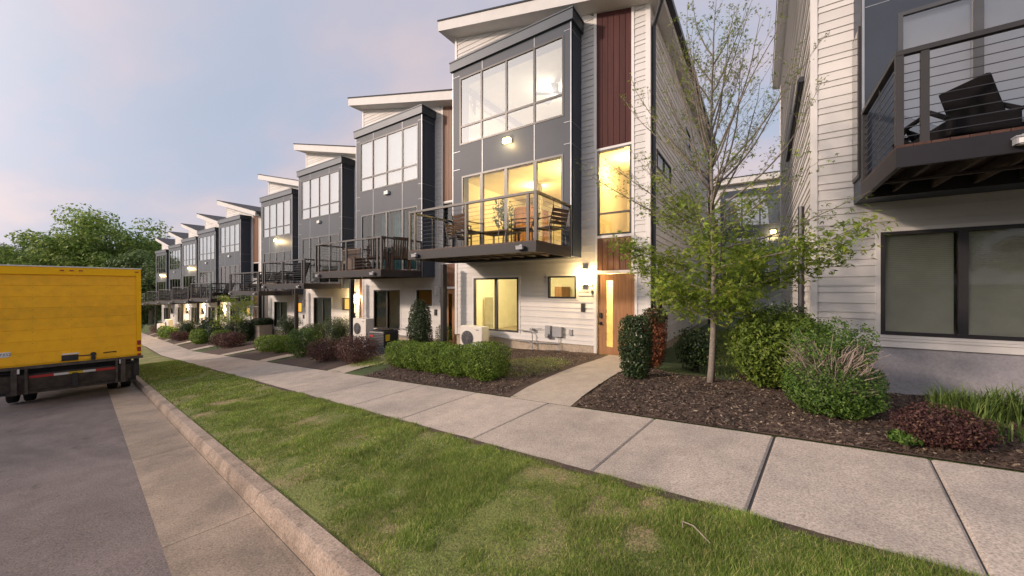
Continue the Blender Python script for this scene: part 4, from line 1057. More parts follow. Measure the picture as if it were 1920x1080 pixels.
# ---------------------------------------------------------------- young maple
def maple(loc):
    rs = random.Random(9); nr = np.random.RandomState(9); o = empty('maple_sapling', loc, 0, 'slender young maple with fresh green leaves in the mulch bed between the two nearest houses', 'tree')
    H = 5.35; b = MB(); tips = []; tw = MB()
    tp = []
    for i in range(13):
        t = i/12; tp.append(Vector((.04*math.sin(2.2*t)+.03*math.sin(7*t), .03*math.sin(4*t), H*t-.1)))
    b.tube(tp, [.045*(1-.88*(i/12))+.003+(.010 if i == 0 else 0) for i in range(13)], 10)
    def tpt(h):
        t = max(0, min(.999, (h+.1)/H))*12; i = int(t); return tp[i].lerp(tp[min(12, i+1)], t-i)
    right = Vector((.83, .5577, 0)); az = 0
    spec = []
    h = .98
    while h < 4.95:
        az += 2.4+rs.uniform(-.45, .45)
        L = 1.75 if h < 2.9 else 1.75-(h-2.9)*.42
        L *= rs.uniform(.75, 1.12)
        if h < 1.3: L *= .72
        el = 12+rs.uniform(-6, 8) if h < 1.8 else (30+rs.uniform(-8, 10) if h < 2.6 else (50 if h < 3.6 else 58)+rs.uniform(-8, 8))
        spec.append((h, az, L, el)); h += .085 if h < 2.6 else .135
    # strong leaders: two reach up and out to the right, one to the left
    spec += [(2.35, 3.25, 2.1, 14), (2.0, .45, 2.15, 17), (2.9, .62, 2.4, 44), (2.7, 1.1, 2.7, 60), (3.1, 2.5, 2.0, 55), (2.55, 0.15, 2.1, 36), (3.0, 3.5, 1.9, 44), (2.3, 3.6, 1.8, 30), (3.2, .5, 2.3, 62), (3.5, .75, 2.0, 66), (3.3, 3.4, 1.9, 66), (2.8, 3.9, 2.0, 56), (2.6, .9, 2.3, 50), (3.0, .2, 2.2, 52), (3.6, 4.2, 1.7, 70), (3.7, 0.3, 1.8, 70)]
    for (h, az, L, el) in spec:
        L = min(L, (5.75-h)/max(.2, math.sin(R(min(88, el+14)))))
        p = tpt(h); pts = [p]; d = Vector((math.cos(az)*math.cos(R(el)), math.sin(az)*math.cos(R(el)), math.sin(R(el)))); n = 8; up = .055 if h > 2.3 else .008
        for i in range(n):
            d = (d+Vector((rs.uniform(-.1, .1), rs.uniform(-.1, .1), rs.uniform(-.04, .08)+up))).normalized(); p = p+d*(L/n); pts.append(p)
        r0 = .006+.009*L*.5
        tgt = b if L > 1.5 else tw
        tgt.tube(pts, [r0*(1-.85*i/n)+.0012 for i in range(n+1)], 6)
        for i in range(2, n+1):
            for side in (-1, 1):
                if rs.random() < .18: continue
                q = pts[i-1].lerp(pts[i], rs.random()) if i < n else pts[n]
                dd = (pts[i]-pts[i-1]).normalized(); sd = dd.cross(Vector((0, 0, 1))).normalized()*side
                l2 = L*.26*rs.uniform(.5, 1.25)*(1.1-.5*i/n); e = (dd*.75+sd*rs.uniform(.5, 1)+Vector((0, 0, .12 if h < 2.4 else .42))).normalized()
                q1 = q+e*l2*.55; e2 = (e+Vector((rs.uniform(-.3, .3), rs.uniform(-.3, .3), .2 if h > 2.4 else rs.uniform(-.2, .15)))).normalized(); q2 = q1+e2*l2*.5
                tw.tube([q, q1, q2], [.0035, .0025, .0012], 4, False)
                tips += [(q1, h), (q2, h)]
                if rs.random() < .5: tips.append((q.lerp(q1, .5), h))
                if h > 2.2:
                    for _ in range(3):
                        e3 = (e2+Vector((rs.uniform(-.8, .8), rs.uniform(-.8, .8), .3))).normalized(); q3 = q1.lerp(q2, rs.random())+e3*l2*.32
                        tw.tube([q1.lerp(q2, .4), q3], [.002, .001], 3, False); tips.append((q3, h))
    b.build('trunk', M_BARK, o, smooth=True); tw.build('branch', M_BARK, o)
    Pn, Sz = [], []
    for p, h in tips:
        zz = p.z
        if zz < 2.2: n, s, sp = rs.choice((16, 20, 25)), .060, .10
        elif zz < 2.75: n, s, sp = rs.choice((5, 7, 9)), .048, .075
        elif zz < 3.4: n, s, sp = rs.choice((2, 3, 4)), .038, .05
        else: n, s, sp = rs.choice((1, 2, 3)), .027, .025
        for _ in range(n):
            Pn.append((p.x+nr.normal()*sp, p.y+nr.normal()*sp, p.z+nr.normal()*sp*.95-.015)); Sz.append(s)
    Pn = np.array(Pn); Sz = np.array(Sz); k = len(Pn)
    nn = nr.normal(size=(k, 3))*.55+np.array([0, 0, 1.0]); nn /= np.linalg.norm(nn, axis=1, keepdims=True)
    rr = nr.normal(size=(k, 3)); T = rr-nn*np.sum(rr*nn, 1, keepdims=True); T /= np.linalg.norm(T, axis=1, keepdims=True); B = np.cross(nn, T)
    V = np.empty((k, 10, 3)); sz = (Sz*nr.uniform(.7, 1.3, k))[:, None]
    # three pointed lobes sharing the stalk: (verts) stalk, then lobe outlines
    def pt(u, v, dr=0.0): return Pn+T*sz*u+B*sz*v-nn*sz*dr
    for q, (u, v, dr) in enumerate([(-.35, 0, 0), (.15, .20, 0), (.85, 0, .25), (.15, -.20, 0), (.10, .28, 0), (.35, .72, .22), (-.22, .30, .05), (.10, -.28, 0), (.35, -.72, .22), (-.22, -.30, .05)]): V[:, q] = pt(u, v, dr)
    base = np.arange(k)[:, None]*10
    F = np.concatenate([base+np.array([[0, 3, 2, 1]]), base+np.array([[0, 4, 5, 6]]), base+np.array([[0, 9, 8, 7]])])
    link('foliage', arr_mesh('foliage', V.reshape(-1, 3), F, L_MAPLE), o)
    return o
maple(at(-.61, 6.14, 0))

# ---------------------------------------------------------------- larger trees
def tree_meshes(seed, H, cr, ch, leaves, size, mat, trunk_r=.22, squash=1.0, clusters=46):
    rs = np.random.RandomState(seed); r = random.Random(seed); b = MB()
    b.tube([(0, 0, -.4), (.05*H*.1, 0, H*.3), (0, .04, H*.6), (0, 0, H*.85)], [trunk_r, trunk_r*.75, trunk_r*.45, trunk_r*.12], 9)
    cen = []
    for i in range(clusters):
        a = r.uniform(0, 6.28); u = r.uniform(-1, 1); q = (r.random())**.4; rad = math.sqrt(max(0, 1-u*u))
        c = Vector((math.cos(a)*rad*cr*q, math.sin(a)*rad*cr*q, H-ch/2+u*ch/2*q*squash)); cen.append(c)
        s = Vector((0, 0, max(H*.25, min(H*.8, c.z-r.uniform(.6, 1.6)*cr*.5))))
        mid = s.lerp(c, .55)+Vector((r.uniform(-.2, .2), r.uniform(-.2, .2), r.uniform(-.1, .3)))*cr*.3
        b.tube([s, mid, c], [trunk_r*.28, trunk_r*.16, trunk_r*.05], 5)
    per = leaves//clusters; Ps = []; Ns = []
    for c in cen:
        rad = cr*r.uniform(.18, .36); d = rs.normal(size=(per, 3)); d /= np.linalg.norm(d, axis=1, keepdims=True)
        p = d*(rad*rs.rand(per)**.45)[:, None]*np.array([1.15, 1.15, .72])+np.array(c); Ps.append(p); Ns.append(d+np.array([0, 0, .5])+rs.normal(size=(per, 3))*.6)
    V, F = leaf_quads(np.concatenate(Ps), np.concatenate(Ns), size, .6, rs)
    return b.mesh('trunk', M_BARK, True), arr_mesh('crown', V, F, mat)
TM = {}
def tree(key, loc, label, group=None, sc=1.0, rz=0.0, name='broadleaf_tree'):
    o = empty(name, loc, rz, label, 'tree', group); o.scale = (sc, sc, sc)
    link('trunk', TM[key][0], o); link('crown', TM[key][1], o); return o
TM['big'] = tree_meshes(3, 14.5, 6.8, 11.5, 26000, .34, L_TREE, .34, clusters=70)
TM['mid'] = tree_meshes(4, 9.5, 4.8, 8.2, 15000, .30, L_TREE, .24, clusters=44)
TM['low'] = tree_meshes(5, 7.0, 4.4, 6.3, 12000, .28, L_TREE, .2, clusters=36)
TM['dark'] = tree_meshes(6, 9.0, 3.6, 8.6, 15000, .26, L_TREE2, .22, clusters=44)
TM['thin'] = tree_meshes(7, 11.0, 4.2, 6.5, 5200, .28, L_TREE2, .22, clusters=30)
def ray_at(px, Z):
    """a spot Z metres ahead of the viewer in the direction seen at column px"""
    a = math.atan2(1030, 692); X = (px-960)/692*Z; return (math.sin(a)*X-math.cos(a)*Z, math.cos(a)*X+math.sin(a)*Z)
fg = 'trees beyond the end of the street'
for key, px, Z, top, lab in [('big', 205, 62, 392, 'tallest round crowned tree rising above the yellow truck'), ('mid', 150, 66, 440, 'medium green tree left of the tallest tree over the truck'), ('low', 95, 60, 462, 'low pale green tree over the middle of the truck roof'),
        ('low', 45, 58, 466, 'low green tree over the left part of the truck roof'), ('thin', 2, 64, 432, 'thin grey green tree at the left picture edge'), ('mid', 262, 66, 442, 'green tree between the tallest tree and the last house'), ('dark', 283, 54, 470, 'dark tree right beside the last house'),
        ('dark', 258, 56, 480, 'dark tree between truck edge and last house'), ('low', -30, 56, 470, 'low green tree just outside the left picture edge'), ('mid', 118, 74, 455, 'green tree set back behind the low pale tree'), ('low', 215, 56, 478, 'low dense tree in front of the tallest tree'), ('low', 165, 58, 474, 'low dense tree left of the tallest tree trunk'), ('low', 285, 64, 500, 'low dark green tree behind the last house corner')]:
    x, y = ray_at(px, Z); gzv = ground(x, y); topz = 1.75+(542-top)/692*Z; h0 = {'big': 14.5, 'mid': 9.5, 'low': 7.0, 'dark': 9.0, 'thin': 11.0}[key]*1.04
    sc = min(1.35, max(.6, (topz-gzv)/h0)); tree(key, (x, y, topz-h0*sc), lab, fg, sc, px*.7)
r_ = random.Random(8)
og = 'trees across the street mirrored in the windows'
for k in range(13):
    s = -16+k*6.2; x, y = P(s+r_.uniform(-1, 1), -23-r_.uniform(0, 7)); key = ['mid', 'low', 'dark', 'mid'][k % 4]
    tree(key, (x, y, plane(x, y)-.4), 'leafy tree across the street from the houses', og, r_.uniform(1.1, 1.45), k*1.3)
# shrubs and tree seen through the gap, small garden tree
TM['gap'] = tree_meshes(12, 4.2, 1.5, 3.2, 3600, .10, L_TREE, .06, clusters=26)
tree('gap', (-.55, 22.5, -.35), 'small leafy tree at the back of the gap between the two nearest houses', None, 1.0)
TM['garden'] = tree_meshes(13, 3.6, 1.35, 2.6, 3200, .085, L_MAPLE, .055, clusters=30)
tree('garden', at(-29.2, 10.2), 'small airy garden tree in front of the far block', None, 1.0, 0, 'garden_tree')

# ---------------------------------------------------------------- heat pumps and condensers
def fan_disc(mb, c, r, y, n=7):
    for i in range(n):
        q = r*(i+1)/n; mb.tube([(c[0]+math.cos(a)*q, y, c[1]+math.sin(a)*q) for a in [k*2*math.pi/24 for k in range(25)]], .005, 4, False)
    for k in range(10):
        a = k*math.pi/5; mb.tube([(c[0], y, c[1]), (c[0]+math.cos(a)*r, y, c[1]+math.sin(a)*r)], .004, 4, False)
def unit(loc, label, w, d, h, fans, group, rz=0):
    o = empty('outdoor_unit', loc, rz, label, 'heat pump', group)
    b = MB(); b.box(-w/2, w/2, -d/2, d/2, .06, h); c = b.build('casing', M_AC, o); bevel(c, .015)
    f = MB(); f.box(-w/2+.04, -w/2+.16, -d/2+.02, d/2-.02, 0, .06); f.box(w/2-.16, w/2-.04, -d/2+.02, d/2-.02, 0, .06); f.build('foot', M_ACD, o)
    for z in fans:
        r = min(w*.27, .25); g = MB(); g.cyl((-w*.16, -d/2-.004, z), r*.98, .003, 'y', 28); pl = g.build('fan_opening', M_ACD, o)
        g = MB(); fan_disc(g, (-w*.16, z), r, -d/2-.014); g.build('fan_grille', M_GRILL, pl)
    g = MB(); g.box(w*.22, w*.36, -d/2-.004, -d/2, h-.12, h-.09); g.build('name_plate', M_GRILL, o)
    return o
ug = 'ivory outdoor heat pumps beside the houses'
unit((-7.42, 8.93, -.16), 'low ivory single fan heat pump under the big window of the lit house', .88, .34, .76, [.38], ug)
unit((-12.45, 8.45, ground(-12.45, 8.45)), 'tall ivory double fan heat pump beside the dark condenser', .80, .34, 1.30, [.36, .92], ug)
unit((-21.5, 10.9, ground(-21.5, 10.9)), 'ivory heat pump before the flood lit house, half hidden by dark shrubs', 1.05, .36, .85, [.4], ug)
unit((-41.5, 11.9, ground(-41.5, 11.9)), 'distant ivory heat pump among dark shrubs of the far block', 1.0, .4, .9, [.42], ug)
unit((-51.2, 12.0, ground(-51.2, 12.0)), 'distant ivory heat pump before the cream lit house front', 1.3, .4, 1.5, [.42, 1.0], ug)
unit((-53.0, 11.8, ground(-53.0, 11.8)), 'farthest ivory heat pump at the end house', 1.2, .4, 1.2, [.42], ug)
o = empty('planter_box', (-27.9, 11.3, ground(-27.9, 11.3)), 0, 'tall pale wooden planter holding a flat dark shrub', 'planter')
b = MB()
for i in range(9): b.box(-.52+i*.115, -.52+i*.115+.105, -.40, -.37, 0, .94); b.box(-.52+i*.115, -.52+i*.115+.105, .37, .40, 0, .94)
b.box(-.52, -.49, -.37, .37, 0, .94); b.box(.49, .52, -.37, .37, 0, .94); b.box(-.49, .49, -.37, .37, .80, .85)
b.build('slat', M_PLANTER, o); b = MB(); b.box(-.54, .54, -.42, .42, .94, .98); b.build('rim', M_PLANTER, o)
o = empty('condenser', (-11.1, 8.35, ground(-11.1, 8.35)), R(8), 'dark louvred cube condenser on a pad before the house with teal curtains', 'condenser')
b = MB(); b.box(-.45, .45, -.45, .45, -.05, .05); b.build('pad', M_CONC, o)
b = MB(); b.box(-.36, .36, -.36, .36, .05, .84); bevel(b.build('casing', M_ACD, o), .05, 3)
b = MB()
for i in range(13): z = .1+i*.055; b.box(-.378, .378, -.378, .378, z, z+.03)
bevel(b.build('louvre', M_ACD, o), .04, 3)
b = MB(); b.cyl((0, 0, .85), .34, .03, 'z', 28); b.build('fan_guard', M_DSTEEL, o)
b = MB(); b.box(-.30, -.12, -.383, -.379, .64, .70); b.build('badge', M_REDT, o)
b = MB(); b.box(.381, .385, -.30, -.10, .50, .72); b.build('warning_tag', M_YTAG, o)

# ---------------------------------------------------------------- balcony furniture
def slat_chair(loc, rz, label, group, m=M_CHAIRW):
    o = empty('slat_chair', loc, rz, label, 'chair', group)
    b = MB()
    for i in range(6): b.box(-.24, .24, -.24+i*.082, -.24+i*.082+.066, .42, .445)
    b.build('seat', m, o)
    b = MB()
    for i in range(4): z = .52+i*.095; y = .26+(z-.42)*.28; b.obox((0, y, z), (1, 0, 0), (0, 1, .0), (0, .28, 1), .25, .010, .038)
    b.build('backrest', m, o)
    for sx in (-1, 1):
        x = sx*.255
        b = MB(); b.tube([(x, -.25, 0), (x, -.25, .64)], .013, 6); b.build('leg', M_BLACK, o)
        b = MB(); b.tube([(x, .30, 0), (x, .25, .42), (x, .40, .90)], .013, 6); b.build('leg', M_BLACK, o)
        b = MB(); b.box(x-.02, x+.02, -.27, .32, .64, .662); b.build('armrest', m, o)
    b = MB(); b.tube([(-.255, -.25, .41), (.255, -.25, .41), (.255, .25, .41), (-.255, .25, .41), (-.255, -.25, .41)], .011, 6); b.build('seat_frame', M_BLACK, o)
    return o
def deck_at(i, lx, ly, dz=.0):
    hx, hy, hz = HOUSES[i]; return (hx+lx, hy+ly, hz+2.832+dz)
cg = 'slatted chairs on the lit balcony'
slat_chair(deck_at(1, -2.72, -1.55), R(-68), 'dark slatted armchair standing tall in the middle of the lit balcony', cg)
slat_chair(deck_at(1, -2.05, -1.35), R(-110), 'dark slatted armchair at the right end of the lit balcony by the corner', cg)
slat_chair(deck_at(1, -5.05, -1.35), R(75), 'dark slatted armchair at the left end of the lit balcony', cg)
slat_chair(deck_at(1, -4.15, -1.95), R(170), 'dark slatted armchair with its back to the street on the lit balcony', cg)
o = empty('patio_table', deck_at(1, -3.6, -1.35), 0, 'low dark slatted table between the chairs of the lit balcony', 'table')
b = MB()
for i in range(8): b.box(-.48, .48, -.36+i*.09, -.36+i*.09+.078, .42, .445)
b.build('table_top', M_CHAIRW, o)
for sx in (-1, 1):
    for sy in (-1, 1): b = MB(); b.box(sx*.42-.02, sx*.42+.02, sy*.30-.02, sy*.30+.02, 0, .42); b.build('leg', M_BLACK, o)
def rocker(loc, rz, label, group):
    o = empty('slat_back_chair', loc, rz, label, 'chair', group); b = MB()
    for i in range(6): b.box(-.29, .29, -.26+i*.09, -.26+i*.09+.075, .40, .42)
    b.build('seat', M_ROCK, o); b = MB()
    for i in range(8): x = -.26+i*.074; b.obox((x, .42, .75), (1, 0, 0), (0, 1, 0), (0, .32, 1), .024, .010, .36)
    b.obox((0, .53, 1.10), (1, 0, 0), (0, 1, 0), (0, .32, 1), .31, .016, .04); b.obox((0, .32, .45), (1, 0, 0), (0, 1, 0), (0, .32, 1), .31, .016, .03)
    b.build('backrest', M_ROCK, o)
    for sx in (-1, 1):
        x = sx*.31
        b = MB(); b.box(x-.025, x+.025, -.27, -.22, .0, .62); b.build('leg', M_ROCK, o)
        b = MB(); b.obox((x, .33, .40), (1, 0, 0), (0, 1, 0), (0, .12, 1), .025, .025, .42); b.build('leg', M_ROCK, o)
        b = MB(); b.box(x-.045, x+.045, -.30, .40, .62, .645); b.build('armrest', M_ROCK, o)
    return o
rg = 'weathered slat back chairs on the second balcony'
rocker(deck_at(2, -2.85, -1.85), R(-128), 'weathered slat back chair near the corner post of the second balcony', rg)
rocker(deck_at(2, -2.2, -1.35), R(-122), 'weathered slat back chair at the right end of the second balcony', rg)
o = empty('garden_bench', deck_at(2, -4.9, -1.35), R(180), 'slatted bench with a pale cushion at the left of the second balcony', 'bench')
b = MB()
for i in range(16): b.box(-.62+i*.078, -.62+i*.078+.04, .22, .24, .45, .88)
b.box(-.64, .64, .215, .25, .86, .92); b.build('backrest', M_ROCK, o)
b = MB(); b.box(-.62, .62, -.25, .24, .36, .40); b.build('seat', M_ROCK, o); b = MB(); b.box(-.60, .60, -.24, .20, .402, .49); bevel(b.build('cushion', M_CUSH, o), .03, 3)
for x in (-.58, .58):
    for y in (-.22, .2): b = MB(); b.box(x-.03, x+.03, y-.03, y+.03, 0, .36); b.build('leg', M_ROCK, o)
o = empty('side_table', deck_at(2, -3.85, -2.05), 0, 'boxy brown side table at the front rail of the second balcony', 'table')
b = MB(); b.box(-.24, .24, -.22, .22, .04, .44); b.build('box_body', M_ROCK, o); b = MB(); b.box(-.27, .27, -.25, .25, .44, .475); b.build('table_top', M_ROCK, o)
# wicker seats
def wicker(loc, rz, label, group, w=.72, lean=.42):
    o = empty('wicker_lounge_chair', loc, rz, label, 'lounge chair', group)
    b = MB(); b.box(-w/2, w/2, -.9, .30, .18, .40); bevel(b.build('seat', M_WICK, o), .04, 3)
    b = MB(); b.obox((0, .44, .72), (1, 0, 0), (0, 1, -lean*.3), (0, lean, 1), w/2, .04, .44); bevel(b.build('backrest', M_WICK, o), .02)
    for sx in (-1, 1): b = MB(); b.tube([(sx*w/2, .34, .50), (sx*w/2, .0, .62), (sx*w/2, -.5, .62), (sx*w/2, -.85, .40)], .03, 7); b.build('armrest', M_WICK, o)
    for sx in (-1, 1):
        for y in (-.82, .22): b = MB(); b.box(sx*(w/2-.06)-.025, sx*(w/2-.06)+.025, y-.025, y+.025, 0, .18); b.build('leg', M_BLACK, o)
    return o
wg = 'wicker seats on balconies'
_w = wicker(deck_at(0, -4.80, -1.30), R(122), 'black wicker lounge chair on the nearest balcony, its back to the corner post', wg)
_w.scale = (.72, .72, .80)
wicker(deck_at(0, -5.25, -.98), R(10), 'black wicker seat in the shadowed inner corner of the nearest balcony', wg, .6, .25)
for i, lx, lab in ((3, -4.6, 'dark wicker seat on the third balcony'), (4, -4.4, 'dark wicker lounge seat on the balcony of the flood lit house, left of two'), (4, -2.9, 'dark wicker lounge seat on the balcony of the flood lit house, right of two'), (6, -3.6, 'dark wicker seat on the far balcony with a teal curtain'), (7, -3.6, 'dark wicker seat on the far flood lit balcony'), (8, -3.8, 'dark wicker seat on the last balcony but one'), (5, -2.6, 'dark wicker seat on the balcony at the start of the far block')):
    o = wicker(deck_at(i, lx, -1.5), R(20), lab, wg)
    if i == 4: b = MB(); b.box(-.28, .28, -.1, .0, .42, .80) if lx < -4 else b.box(-.3, .3, -.8, .2, .402, .50); bevel(b.build('cushion', M_CUSH, o), .04, 3)

o = empty('potted_plant', deck_at(1, -4.55, .15), 0, 'tall potted plant standing behind the lit balcony door', 'houseplant')
b = MB(); b.tube([(0, 0, 0), (0, 0, .34)], [.13, .18], 16); b.build('pot', M_ACD, o)
b = MB(); b.tube([(0, 0, .3), (.03, 0, .9), (0, .03, 1.5)], [.02, .015, .008], 6); b.build('stem', M_STEM, o)
r_ = np.random.RandomState(90); Q, nn = shrub_cloud(r_, 260, .34, .34, 1.1, power=2.0, z0=.75, inner=.2); V, F = leaf_quads(Q, nn, .16, .4, r_); link('foliage', arr_mesh('foliage', V, F, L_BOX), o)
# ---------------------------------------------------------------- yellow box truck (local: +y forward, +x to its right, z=0 road at the rear axle)
sT, nT = 14.8, -.31
tx, ty, tz = pz(sT+2.2, nT, ROAD)
T = empty('box_truck', (tx, ty, tz), 0, 'yellow box truck with a folded lift gate parked at the kerb', 'truck')
slope = math.atan(.0836)
T.rotation_euler = (Matrix.Rotation(math.atan2(.126, -.992)-math.pi/2, 4, 'Z') @ Matrix.Rotation(-slope, 4, 'X')).to_euler()
yr = -2.2; X0, X1 = -1.29, 1.29; ZB, ZT = 1.06, 3.52
b = MB(); b.box(X0, X1, yr+.05, 4.9, ZB-.02, ZT-.02); bevel(b.build('cargo_body', M_YEL, T), .02)
b = MB(); b.box(X0, X0+.10, yr, yr+.05, ZB, ZT); b.box(X1-.10, X1, yr, yr+.05, ZB, ZT); b.box(X0+.10, X1-.10, yr, yr+.05, ZT-.20, ZT)
bevel(b.build('rear_frame', M_YEL, T), .008)
b = MB(); b.box(X0-.01, X1+.01, yr-.01, 4.92, ZT, ZT+.028); b.build('roof_edge', M_WHT, T)
b = MB(); n = 8; zz = [ZB+.03+(ZT-.20-ZB-.03)*i/n for i in range(n+1)]
for a, c in zip(zz, zz[1:]): b.box(X0+.10, X1-.10, yr+.032, yr+.049, a+.0015, c-.0015)
door = b.build('roll_door', M_YEL2, T); bevel(door, .003, 1)
b = MB(); b.box(X0+.10, X1-.10, yr+.0495, yr+.052, ZB+.03, ZT-.20); b.build('door_gap', M_YEL2, door)
b = MB()
for x in (-.62, .0, .62, ):
    for z in zz[1:-1]: b.cyl((x, yr+.028, z+.05), .006, .004, 'y', 6); b.cyl((x, yr+.028, z-.05), .006, .004, 'y', 6)
b.build('rivet', M_DSTEEL, door)
b = MB(); b.box(-.16, .12, yr+.01, yr+.032, ZB+.035, ZB+.18); b.box(.12, .40, yr+.018, yr+.032, ZB+.12, ZB+.145); b.cyl((.38, yr+.0, ZB+.15), .055, .03, 'y', 12); b.box(.34, .42, yr-.01, yr+.02, ZB+.0, ZB+.10); b.build('door_latch', M_DSTEEL, door)
b = MB(); b.box(-.15, .13, yr+.024, yr+.032, ZB+.19, ZB+.225); b.build('latch_sticker', M_WHT, door)
b = MB(); b.tube([(.56, yr+.026, ZB+.16), (.60, yr+.012, ZB+.165), (.76, yr+.012, ZB+.17), (.80, yr+.026, ZB+.17)], .012, 7); b.build('handle', M_DSTEEL, door)
b = MB(); b.box(-1.18, -.94, yr+.022, yr+.0315, ZB+.26, ZB+.37); b.box(-1.14, -.98, yr+.024, yr+.0314, ZB+.245, ZB+.259); pl = b.build('number_sticker', M_WHT, door)
text_mesh('017332', .085, M_NUM, 'sticker_number', pl, (-1.06, yr+.021, ZB+.283), depth=.001)
for x in (-1.24, -.16, 0, .16, 1.2):
    b = MB(); b.box(x-.035, x+.035, yr-.012, yr, ZT-.095, ZT-.07); b.build('marker_light', M_REDL, T)
for sx in (-1, 1):
    for z in (ZB+.30, ZB+.12, ZB+.01):
        b = MB(); h = .12 if z > ZB+.05 else .05; b.box(sx*1.24-.038, sx*1.24+.038, yr-.02, yr, z, z+h*1.05); bevel(b.build('tail_light', M_REDL, T), .02, 3)
# lift gate and under-run
b = MB(); b.box(X0-.02, X1+.02, yr-.09, yr+.3, ZB-.075, ZB-.005); b.build('rear_sill', M_STEEL, T)
lg = MB(); lg.obox((-.12, yr+.02, ZB-.40), (1, 0, 0), (0, 1, .35), (0, -.35, 1), 1.20, .035, .20); lgo = lg.build('lift_platform', M_STEEL, T)
def tape(x0, x1, m):
    b = MB(); b.obox(((x0+x1)/2, yr-.072, ZB-.275), (1, 0, 0), (0, 1, .35), (0, -.35, 1), (x1-x0)/2, .003, .03); b.build('reflective_tape', m, lgo)
tape(-.66, -.28, M_REDT); tape(-.28, -.04, M_WHT); tape(-.04, .20, M_YTAG); tape(.20, .42, M_WHT); tape(.42, .78, M_REDT)
for x in (-.88, -.70, .80, .92):
    b = MB(); b.obox((x, yr-.09, ZB-.36), (1, 0, 0), (0, 1, .1), (0, -.1, 1), .022 if abs(x) < .85 else .045, .03, .32); b.build('lift_arm', M_STEEL, T)
for x in (-.85, .90):
    b = MB(); b.box(x-.05, x+.05, yr-.13, yr-.05, ZB-.17, ZB-.06); b.build('arm_bracket', M_WHT, T)
b = MB(); b.box(.02, .11, yr-.085, yr-.03, ZB-.62, ZB-.28); b.build('lift_latch', M_DSTEEL, T)
b = MB(); b.tube([(-1.25, yr+.02, ZB-.15), (-.95, yr+.02, ZB-.14)], .018, 7); b.tube([(.98, yr+.02, ZB-.15), (1.22, yr+.02, ZB-.15)], .03, 7); b.build('hydraulic_ram', M_DSTEEL, T)
b = MB(); b.box(-1.22, 1.10, yr+.30, yr+.36, ZB-.34, ZB-.08); b.build('underbody_dark_plate', M_DSTEEL, T)  # dark plate added so the space under the box reads as shaded
b = MB(); b.box(-1.1, -.72, .62, 1.6, .42, .95); b.box(.72, 1.1, .62, 1.6, .42, .95); b.build('side_box', M_DSTEEL, T)
b = MB(); b.box(-1.02, 1.02, yr+.20, yr+.34, ZB-.70, ZB-.56); b.build('bumper_bar', M_STEEL, T)
b = MB()
for x in (-.28, -.22):
    for k in range(4): b.tube([(x, yr+.22, ZB-.56-.03*k), (x+.008, yr+.22, ZB-.572-.03*k), (x, yr+.22, ZB-.585-.03*k)], .006, 4)
b.build('chain', M_WHT, T)
b = MB(); b.box(-.42, -.34, yr+.3, 5.4, ZB-.45, ZB-.2); b.box(.34, .42, yr+.3, 5.4, ZB-.45, ZB-.2); b.box(-.9, .9, -.15, .15, .36, .56); b.cyl((-.22, 0, .46), .24, .44, 'x', 14); b.build('chassis', M_DSTEEL, T)
b = MB(); b.box(1.13, 1.24, yr+.02, yr+.10, ZB-.52, ZB-.07); b.box(1.15, 1.23, yr-.0, yr+.02, ZB-.56, ZB-.50); b.build('dock_bumper', M_DSTEEL, T)
for sx in (-1, 1): b = MB(); b.box(sx*.95-.32, sx*.95+.32, -.572, -.56, .25, ZB-.2); b.build('mud_flap', M_BLACK, T)
def wheel(x, y, w=.24):
    prof = [(.0, .30), (.02, .42), (.05, .455), (w-.05, .455), (w-.02, .42), (w, .30)]
    b = MB(); n = 28
    for dx_, r in prof:
        for j in range(n): a = 2*math.pi*j/n; b.v.append((x+dx_, y+math.cos(a)*r, .455+math.sin(a)*r))
    for k in range(len(prof)-1):
        for j in range(n): p = k*n+j; q = k*n+(j+1) % n; b.f.append((p, q, q+n, p+n))
    wo = b.build('wheel', M_TYRE, T, True)
    b = MB(); b.cyl((x+.05, y, .455), .29, w-.1, 'x', 22); b.cyl((x-.0, y, .455), .10, w, 'x', 14); b.build('rim', M_STEEL, wo)
for x in (-1.19, -.90, .66, .95): wheel(x, 0)
for x in (-1.12, .88): wheel(x, 5.9)
b = MB(); b.box(-1.08, 1.08, 4.95, 6.6, .75, 2.45); b.box(-1.02, 1.02, 6.6, 7.7, .75, 1.55)
k = len(b.v); b.v += [(-1.0,5.0,2.45),(1.0,5.0,2.45),(1.0,6.2,2.45),(-1.0,6.2,2.45),(-.95,5.1,2.62),(.95,5.1,2.62),(.95,5.9,2.62),(-.95,5.9,2.62)]; b.f += [tuple(k+q for q in t) for t in ((4,5,6,7),(0,1,5,4),(1,2,6,5),(2,3,7,6),(3,0,4,7))]
bevel(b.build('cab', M_YEL, T), .08, 3)
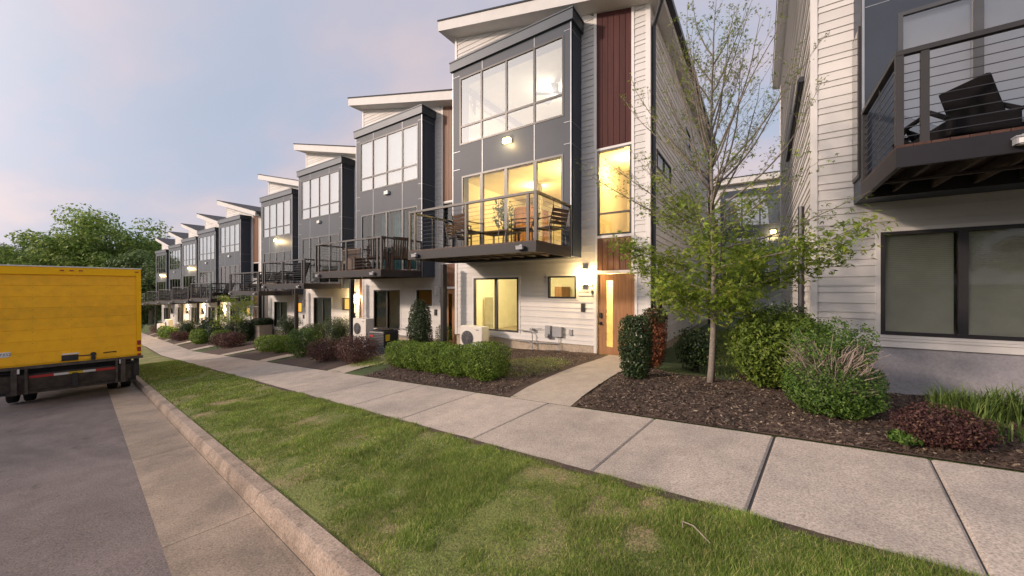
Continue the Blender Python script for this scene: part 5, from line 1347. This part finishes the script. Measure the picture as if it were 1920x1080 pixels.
b = MB(); b.box(-.95, .95, 6.6, 6.62, 1.65, 2.35); b.box(-1.095, -1.085, 5.3, 6.4, 1.6, 2.3); b.box(1.085, 1.095, 5.3, 6.4, 1.6, 2.3); b.build('cab_window', M_BLACK, T)

# ---------------------------------------------------------------- townhouse of the row behind, seen through the gap
bx, by, bz = -.75, 29.0, -.4
B = empty('townhouse', (bx, by, bz), 0, 'townhouse of the row behind, seen through the gap between the two nearest houses', 'townhouse')
b = MB(); siding(b, -4.5, 4.5, .2, 9.15, [(-1.25, 1.75, 3.2, 5.6), (-1.25, 1.75, 6.3, 8.35)], FP); b.build('wall', M_SIDE, B)
b = MB(); b.box(-4.5, 4.5, .02, 9, -1.5, .2); b.build('foundation', M_FOUND, B)
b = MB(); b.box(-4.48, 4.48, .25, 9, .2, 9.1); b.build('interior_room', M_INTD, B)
b = MB(); panels_with_holes(b, -1.5, 2.3, 2.5, 8.75, [(-1.25, 1.75, 3.2, 5.6), (-1.25, 1.75, 6.3, 8.35)], -.12, .10); b.build('bay', M_PANEL, B)
for rc in ((-1.25, 1.75, 6.3, 8.35), (-1.25, 1.75, 3.2, 5.6)):
    window(B, 'window', rc, -.10, (-.25, .75), (), .06, M_GFRAME, M_GLASSU, .09, .02, .08, 'bgw%d' % rc[2], 'sheet', M_BLINDW)
b = MB(); b.box(-2.35, -1.65, -.03, .0, 2.7, 6.9); b.build('wood_cladding', M_BROWN, B)
b = MB(); b.box(-4.9, 4.9, -.5, 9.4, 9.15, 9.5); rfo = b.build('fascia', M_SOFF, B); b = MB(); b.box(-4.95, 4.95, -.53, 9.45, 9.503, 9.56); b.build('roof', M_ROOF, B)
b = MB(); b.box(1.30, 1.60, -.24, -.12, 5.72, 5.92); fo_ = b.build('flood_lamp', M_FLOOD, B); point_light('flood_light', (1.45, -.5, 5.7), WARM, 60, fo_)
b = MB(); b.box(-2.0, 2.3, -1.6, -.12, 2.6, 2.85); b.build('balcony', M_BALC, B)

print('objects', len(S.objects))
